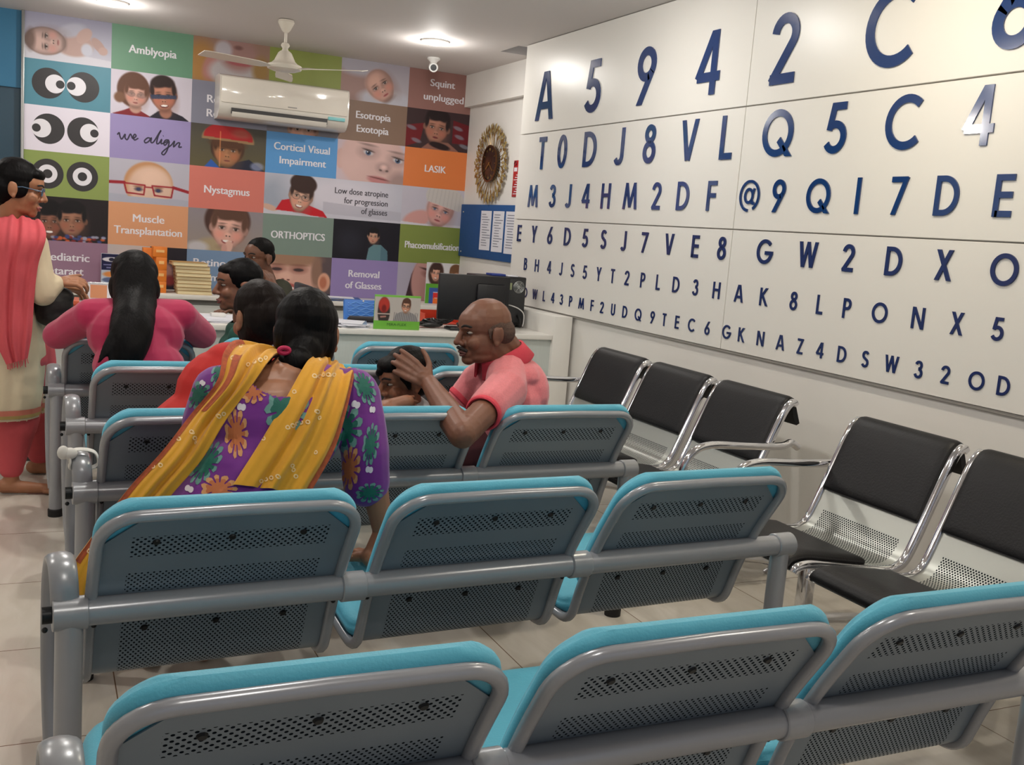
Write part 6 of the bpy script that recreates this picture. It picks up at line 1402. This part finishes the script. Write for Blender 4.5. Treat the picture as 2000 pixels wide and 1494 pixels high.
soft2('top', shape(tors+arms, .003), .007, mat('magenta_jersey', (166, 16, 70), 0.75, noise=0.05, nscale=9, bump=0.15, bscale=12, sheen=0.2), T, 4, warp=wrinkle(.005, 22, 14), cut=lambda V: np.linalg.norm(V-(nb_+A3((0, .01, .035))), axis=1) < .075)
soft2('trousers', shape(lg_, .008), .009, mat('crimson_salwar', (130, 16, 58), 0.8), T, 3)
pony = smooth_path([Lh(0, -.08, .0), pt(262, 600, 4.30), pt(258, 640, 4.19), pt(252, 680, 4.12), pt(240, 716, 4.09)], 14); b = MB()
pr_ = np.interp(np.linspace(0, 1, len(pony)), [0, .3, .6, .85, 1], [.085, .084, .082, .06, .02])
for i in range(len(pony)-1): b.sphere(pony[i], (pr_[i], pr_[i]*.55, pr_[i]), n=12, m=8)
for k in range(14):
    a = random.uniform(-1, 1); p0 = pony[28]+A3((a*.06, -.03, 0)); p1 = pony[-1]+A3((a*.075-.015, -.01, random.uniform(-.03, .05))); b.tube(smooth_path([p0, (p0+p1)/2+A3((random.uniform(-.015, .015), -.012, 0)), p1], 5), np.linspace(.018, .006, 11), n=7)
hb = shape([('e', Lh(0, -.02, .034), (.094, .105, .09), R_), ('e', Lh(0, -.05, -.035), (.1, .075, .10), R_), ('e', Lh(.055, -.01, -.04), (.035, .06, .08), R_), ('e', Lh(-.055, -.01, -.04), (.035, .06, .08), R_)])
b.V += [v for v in hb.V]; off = b.n; b.F += [[i+off for i in f_] for f_ in hb.F]; b.n += hb.n
soft2('hair', b, .006, M_hair, T, 3, warp=wrinkle(.006, 55, 15))

# ---------------------------------------------------------------- woman in green, profile
T = thing('person', 'woman in dark green dress, in profile facing left before the counter', 'person', (0.93, 4.98, 0))
hc = pt(466, 556, 4.98); ax = head_axes((-1, -.02, -.06)); hd, L_, R_ = head_items(hc, ax, 1.06, nose=1.05); rr, ff, uu = ax; Lh = lambda x, y, z: hc+1.06*(rr*x+ff*y+uu*z)
nb_ = pt(478, 622, 5.0); che = pt(480, 690, 5.0); hip = A3((.93, 5.02, .60))
it = hd+[('c', hc+A3((.03, 0, -.06)), .052, nb_, .058), ('e', che, (.10, .15, .14)), ('c', che, .12, hip, .13)]
sN, eN, wN = pt(474, 660, 4.83), pt(466, 720, 4.85), pt(425, 745, 4.90); sF, eF, wF = pt(474, 660, 5.17), pt(470, 720, 5.2), pt(428, 730, 5.15)
for s0, e0, w0 in ((sN, eN, wN), (sF, eF, wF)): it += [('c', s0, .05, e0, .04), ('c', e0, .04, w0, .028)]+hand_items(w0, (-1, 0, 0), (0, 0, 1), (0, 1, 0))
lg_ = []
for q in (-1, 1):
    k_ = A3((.93+q*.09, 5.38, .57)); lg_ += [('c', hip+A3((q*.09, 0, -.02)), .10, k_, .07), ('c', k_, .065, A3((.93+q*.09, 5.36, .1)), .045)]
it += [('c', i[1], i[2]-.02, i[3], i[4]-.02) for i in lg_]
soft2('body', shape(it), .005, skin('skin_brown', (126, 82, 62)), T, 2); face_parts(T, hc, ax, 1.06, lips=(120, 60, 56))
M_green = mat('bottle_green_cloth', (14, 70, 58), 0.75, noise=0.15, nscale=60, bump=0.15, bscale=14)
soft2('dress', shape([('e', che, (.118, .17, .15)), ('c', che, .135, hip, .15), ('e', pt(478, 648, 5.0), (.085, .16, .06)), ('c', sN, .065, eN, .052), ('c', sF, .065, eF, .052)]+lg_, .005), .008, M_green, T, 3, warp=wrinkle(.004, 24, 17), cut=lambda V: np.linalg.norm(V-(nb_+A3((-.015, 0, .03))), axis=1) < .068)
soft2('hair', shape([('e', Lh(0, -.018, .04), np.array((.082, .096, .082))*1.06, R_), ('e', Lh(0, -.055, -.005), np.array((.078, .062, .085))*1.06, R_), ('e', Lh(0, -.09, -.05), (.05, .04, .05), R_), ('e', Lh(0, .05, .066), (.06, .04, .03), R_)]), .005, M_hair, T, 3, warp=wrinkle(.003, 80, 18))
MB().sphere(Lh(-.083, -.008, -.05), .006, n=8, m=6).build('earring', M_gold, T)

# ---------------------------------------------------------------- man behind the counter
S_d = skin('skin_deep_brown', (112, 74, 56))
T = thing('person', 'man in a dark olive shirt behind the counter, hand raised near his chin', 'person', (1.33, 6.85, 0))
hc = pt(505, 502, 6.80); ax = head_axes((-1, -.62, -.08)); hd, L_, R_ = head_items(hc, ax, 1.06, jaw=1.05); rr, ff, uu = ax; Lh = lambda x, y, z: hc+1.06*(rr*x+ff*y+uu*z)
nb_ = pt(520, 548, 6.83); che = pt(524, 600, 6.84); hip = A3((1.40, 6.86, .56)); sN, eN, wN = pt(548, 568, 6.66), pt(548, 612, 6.47), pt(535, 560, 6.50); sF, eF = pt(508, 560, 7.0), pt(485, 610, 6.85)
pal = nrm(pt(519, 525, 6.55)-wN)
it = hd+[('c', hc+A3((.02, .01, -.06)), .06, nb_, .065), ('e', che, (.12, .17, .16)), ('c', che, .14, hip, .14), ('c', sN, .058, eN, .046), ('c', eN, .044, wN, .03), ('c', sF, .055, eF, .044), ('c', eF, .042, pt(460, 606, 6.65), .03)]
it += hand_items(wN, pal, (.5, -.8, .1), (-.8, -.3, 0), L=.08, curl=(.35, .4, .45, .55), spread=.05, r=.0092)+hand_items(pt(460, 606, 6.65), (-.8, -.4, 0), (0, 0, 1), (0, 1, 0))
for q in (-1, 1): it += [('c', hip+A3((0, q*.1, -.02)), .09, A3((1.0, 6.86+q*.1, .52)), .06), ('c', A3((1.0, 6.86+q*.1, .52)), .055, A3((1.02, 6.86+q*.1, .07)), .04)]
soft2('body', shape(it), .005, S_d, T, 2); face_parts(T, hc, ax, 1.06, lips=(100, 56, 50))
soft2('shirt', shape([('e', che, (.135, .195, .17)), ('c', che, .15, hip, .155), ('e', pt(522, 565, 6.84), (.10, .19, .07)), ('c', sN, .076, sN+(eN-sN)*.75, .066), ('c', sF, .074, sF+(eF-sF)*.8, .064)], .004), .008, mat('olive_knit', (46, 46, 30), 0.85, bump=0.15, bscale=14), T, 3, warp=wrinkle(.004, 24, 31), cut=lambda V: np.linalg.norm(V-(nb_+A3((-.02, 0, .03))), axis=1) < .07)
soft2('trousers', shape([('c', hip+A3((0, q*.1, -.02)), .10, A3((1.0, 6.86+q*.1, .52)), .07) for q in (-1, 1)]+[('c', A3((1.0, 6.86+q*.1, .52)), .068, A3((1.02, 6.86+q*.1, .12)), .05) for q in (-1, 1)]+[('e', hip, (.15, .17, .11))]), .009, mat('charcoal_trousers', (40, 40, 44), 0.8), T, 3)
soft2('hair', shape([('e', Lh(0, -.018, .046), np.array((.078, .094, .076))*1.06, R_), ('e', Lh(0, -.05, .005), np.array((.077, .058, .06))*1.06, R_)]), .005, hair_mat('cropped_black_hair', (16, 14, 14)), T, 2)
t = thing('office_chair', 'dark chair behind the counter under the man in the olive shirt', 'chair', (1.40, 6.86, 0))
MB().box((1.17, 6.64, .38), (1.63, 7.08, .425), bev=.015).build('seat', M_dark, t); MB().box((1.63, 6.66, .48), (1.67, 7.06, .92), bev=.012).build('backrest', M_dark, t); MB().box((1.62, 6.83, .36), (1.66, 6.89, .55), bev=.004).build('back_post', M_dark, t); MB().cyl((1.40, 6.86, .06), (1.40, 6.86, .385), .03).build('column', M_dark, t)
for k in range(5): a = k*2*math.pi/5+.3; MB().tube([(1.40, 6.86, .075), (1.40+.25*math.cos(a), 6.86+.25*math.sin(a), .05)], .018, n=8).build('leg', M_dark, t); MB().sphere((1.40+.25*math.cos(a), 6.86+.25*math.sin(a), .026), .026, n=10, m=8).build('castor', M_dark, t)

# ---------------------------------------------------------------- standing woman at the left
T = thing('person', 'standing woman with glasses, pink shawl and beige kameez at the left edge', 'person', (-.08, 5.12, 0))
S_l = skin('skin_light_brown', (158, 108, 78))
hc = pt(38, 366, 5.08); ax = head_axes((1, -.10, -.16)); hd, L_, R_ = head_items(hc, ax, 1.03); rr, ff, uu = ax; Lh = lambda x, y, z: hc+1.03*(rr*x+ff*y+uu*z)
nb_ = pt(22, 432, 5.10); che = pt(22, 505, 5.10); wst = pt(18, 600, 5.10); hip = pt(20, 690, 5.10)
sN, eN, wN = pt(62, 478, 4.98), pt(84, 572, 4.96), pt(112, 550, 5.00); sF, eF, wF = pt(30, 470, 5.26), pt(50, 570, 5.3), pt(110, 560, 5.25)
ank1, ank2 = pt(22, 925, 5.10), pt(78, 895, 5.46)
tors = [('e', che, (.125, .165, .15)), ('c', che, .125, wst, .125), ('c', wst, .125, hip, .15), ('e', pt(22, 455, 5.10), (.10, .16, .06)), ('c', sN, .058, che, .09)]
skirt = [('c', hip, .15, pt(10, 765, 5.08), .155), ('c', pt(10, 765, 5.08), .155, pt(2, 800, 5.08), .16), ('c', wst+A3((.08, .05, 0)), .09, pt(66, 780, 5.22), .10)]
it = hd+[('c', hc+A3((-.03, 0, -.06)), .052, nb_, .055)]+[(i[0], i[1], (np.array(i[2])-.016 if i[0] == 'e' else i[2]-.016))+((i[3], i[4]-.016) if i[0] == 'c' else ()) for i in tors]
it += [('c', sN, .048, eN, .040), ('c', eN, .039, wN, .027), ('c', sF, .045, eF, .038), ('c', eF, .038, wF, .027), ('c', hip, .10, ank1, .036), ('c', hip+A3((.05, .1, 0)), .10, ank2, .036)]
it += hand_items(wN, (1, .0, .05), (0, -.5, 1), (0, 1, .6), L=.075, curl=(.5, .55, .55, .6))+hand_items(wF, (1, 0, -.1), (0, .3, 1), (0, -1, 0), curl=(.4, .4, .4, .4))
f1, f2 = A3((ank1[0], ank1[1], .04)), A3((ank2[0], ank2[1], .04))
it += [('c', ank1, .034, f1, .034), ('c', f1+A3((-.03, 0, -.004)), .034, f1+A3((.15, -.03, -.014)), .022), ('c', ank2, .034, f2, .034), ('c', f2+A3((-.03, 0, -.004)), .034, f2+A3((.14, -.03, -.014)), .022)]
for fo in (f1, f2):
    for k in range(5): it.append(('c', fo+A3((.14, -.03+(k-2)*.013, -.022)), .010, fo+A3((.175-.008*abs(k-1), -.03+(k-2)*.015, -.028)), .008))
soft2('body', shape(it), .005, S_l, T, 2); face_parts(T, hc, ax, 1.03, lips=(150, 84, 76))
M_beige = mat('beige_cotton', (206, 190, 160), 0.8, noise=0.05, nscale=14, bump=0.15, bscale=14)
kz, kzb = soft2('kameez', shape(tors+skirt+[('c', sN, .066, eN, .055), ('c', eN, .053, eN+(wN-eN)*.75, .042), ('c', sF, .062, eF, .052), ('c', eF, .05, eF+(wF-eF)*.75, .04)], .004), .008, M_beige, T, 3, warp=wrinkle(.004, 20, 41), cut=lambda V: (np.linalg.norm(V-(nb_+A3((.02, 0, .03))), axis=1) < .07) | (V[:, 2] < pt(20, 814, 5.08)[2]))
bz = pt(20, 797, 4.93)[2]; bb = MB()
def hem_ring(z0, z1, m_, nm):
    V = []; nseg = 64; cx, cy = pt(8, 800, 5.08)[0], 5.08
    for z in (z0, z1):
        for k in range(nseg):
            a = 2*math.pi*k/nseg; d_ = Vector((math.cos(a), math.sin(a), 0)); h = kzb.ray_cast(Vector((cx, cy, max(z, pt(20, 808, 5.08)[2]+.004)))+d_*1.2, -d_)
            p = np.array(h[0]) if h[0] is not None else np.array([cx, cy, z])+np.array(d_)*.16
            V.append(p+np.array(d_)*.004)
    q = MB(); q.add(V, [[k, (k+1) % nseg, nseg+(k+1) % nseg, nseg+k] for k in range(nseg)]); NOFIX[0] = True; q.build(nm, m_, T, smooth=60); NOFIX[0] = False
hem_ring(pt(20, 812, 5.08)[2], pt(20, 800, 5.08)[2], mat('olive_gold_band', (166, 142, 84), 0.7), 'hem_band'); hem_ring(pt(20, 800, 5.08)[2], pt(20, 790, 5.08)[2], mat('rust_pink_band', (190, 110, 90), 0.7), 'hem_band')
M_coral = mat('coral_pink_cotton', (198, 78, 86), 0.8, noise=0.08, nscale=9, bump=0.25, bscale=10, bstretch=(2, 2, .7))
soft2('salwar', shape([('c', hip+A3((.02, 0, -.02)), .135, pt(22, 820, 5.10), .12), ('c', pt(22, 820, 5.10), .12, ank1+A3((0, 0, .03)), .055), ('c', hip+A3((.06, .08, 0)), .13, pt(62, 790, 5.26), .125), ('c', pt(62, 790, 5.26), .125, ank2+A3((0, 0, .03)), .06)]), .008, M_coral, T, 3, warp=wrinkle(.008, 26, 43))
sheet('shawl', [(pt(-12, 452, 5.20), pt(70, 440, 5.20)), (pt(-8, 424, 5.04), pt(80, 432, 5.04), .01), (pt(-14, 462, 4.935), pt(90, 462, 4.90), .012), (pt(-14, 520, 4.92), pt(74, 520, 4.90), .012), (pt(-14, 590, 4.93), pt(66, 592, 4.91), .012), (pt(-10, 660, 4.92), pt(62, 650, 4.90), .012), (pt(12, 712, 4.905), pt(54, 700, 4.90), .006)], M_coral, T, pleats=3.2, amp=.009, seed=12)
b = MB()
for k in range(16): p0 = pt(14+k*2.6, 711-k*.7, 4.90); b.tube([p0, p0+A3((random.uniform(-.006, .006), 0, -random.uniform(.02, .035)))], .0018, n=5)
b.build('shawl_fringe', M_coral, T)['kind'] = 'stuff'
soft2('hair', shape([('e', Lh(0, -.02, .04), np.array((.084, .098, .086))*1.03, R_), ('e', Lh(0, -.055, -.01), np.array((.08, .064, .088))*1.03, R_), ('e', Lh(0, -.105, -.03), (.06, .05, .055), R_), ('e', Lh(0, .055, .066), (.06, .04, .03), R_), ('e', Lh(-.062, .0, .0), (.02, .045, .05), R_), ('e', Lh(.062, .0, .0), (.02, .045, .05), R_)]), .005, M_hair, T, 3, warp=wrinkle(.003, 70, 44))
b = MB()
for q in (-1, 1):
    b.tube([Lh(q*.033+.024*math.cos(a), .094, .0+.017*math.sin(a)) for a in np.linspace(0, 2*np.pi, 20, endpoint=False)], .0022, n=6, closed=True); b.tube([Lh(q*.057, .093, .004), Lh(q*.078, .02, .006), Lh(q*.079, -.02, -.005)], .0024, n=6)
b.tube([Lh(-.01, .096, .004), Lh(.01, .096, .004)], .002, n=6); b.build('glasses', mat('blue_grey_frames', (70, 96, 120), 0.25), T)
t = thing('handbag', 'soft black handbag hanging from the arm of the standing woman', 'handbag', pt(106, 632, 5.02))
soft2('bag_body', shape([('e', pt(104, 598, 5.03), (.085, .055, .095)), ('e', pt(106, 618, 5.03), (.078, .055, .05)), ('e', pt(112, 580, 5.03), (.07, .045, .05))]), .006, mat('black_leather', (16, 14, 15), 0.5, bump=0.1, bscale=60), t, 3, warp=wrinkle(.004, 40, 51))
MB().tube(smooth_path([pt(82, 585, 5.0), pt(86, 560, 4.98), pt(100, 545, 5.0), pt(116, 560, 5.02), pt(128, 580, 5.03)], 6), .008, n=8).build('strap', mat('black_leather', (16, 14, 15), 0.5), t)
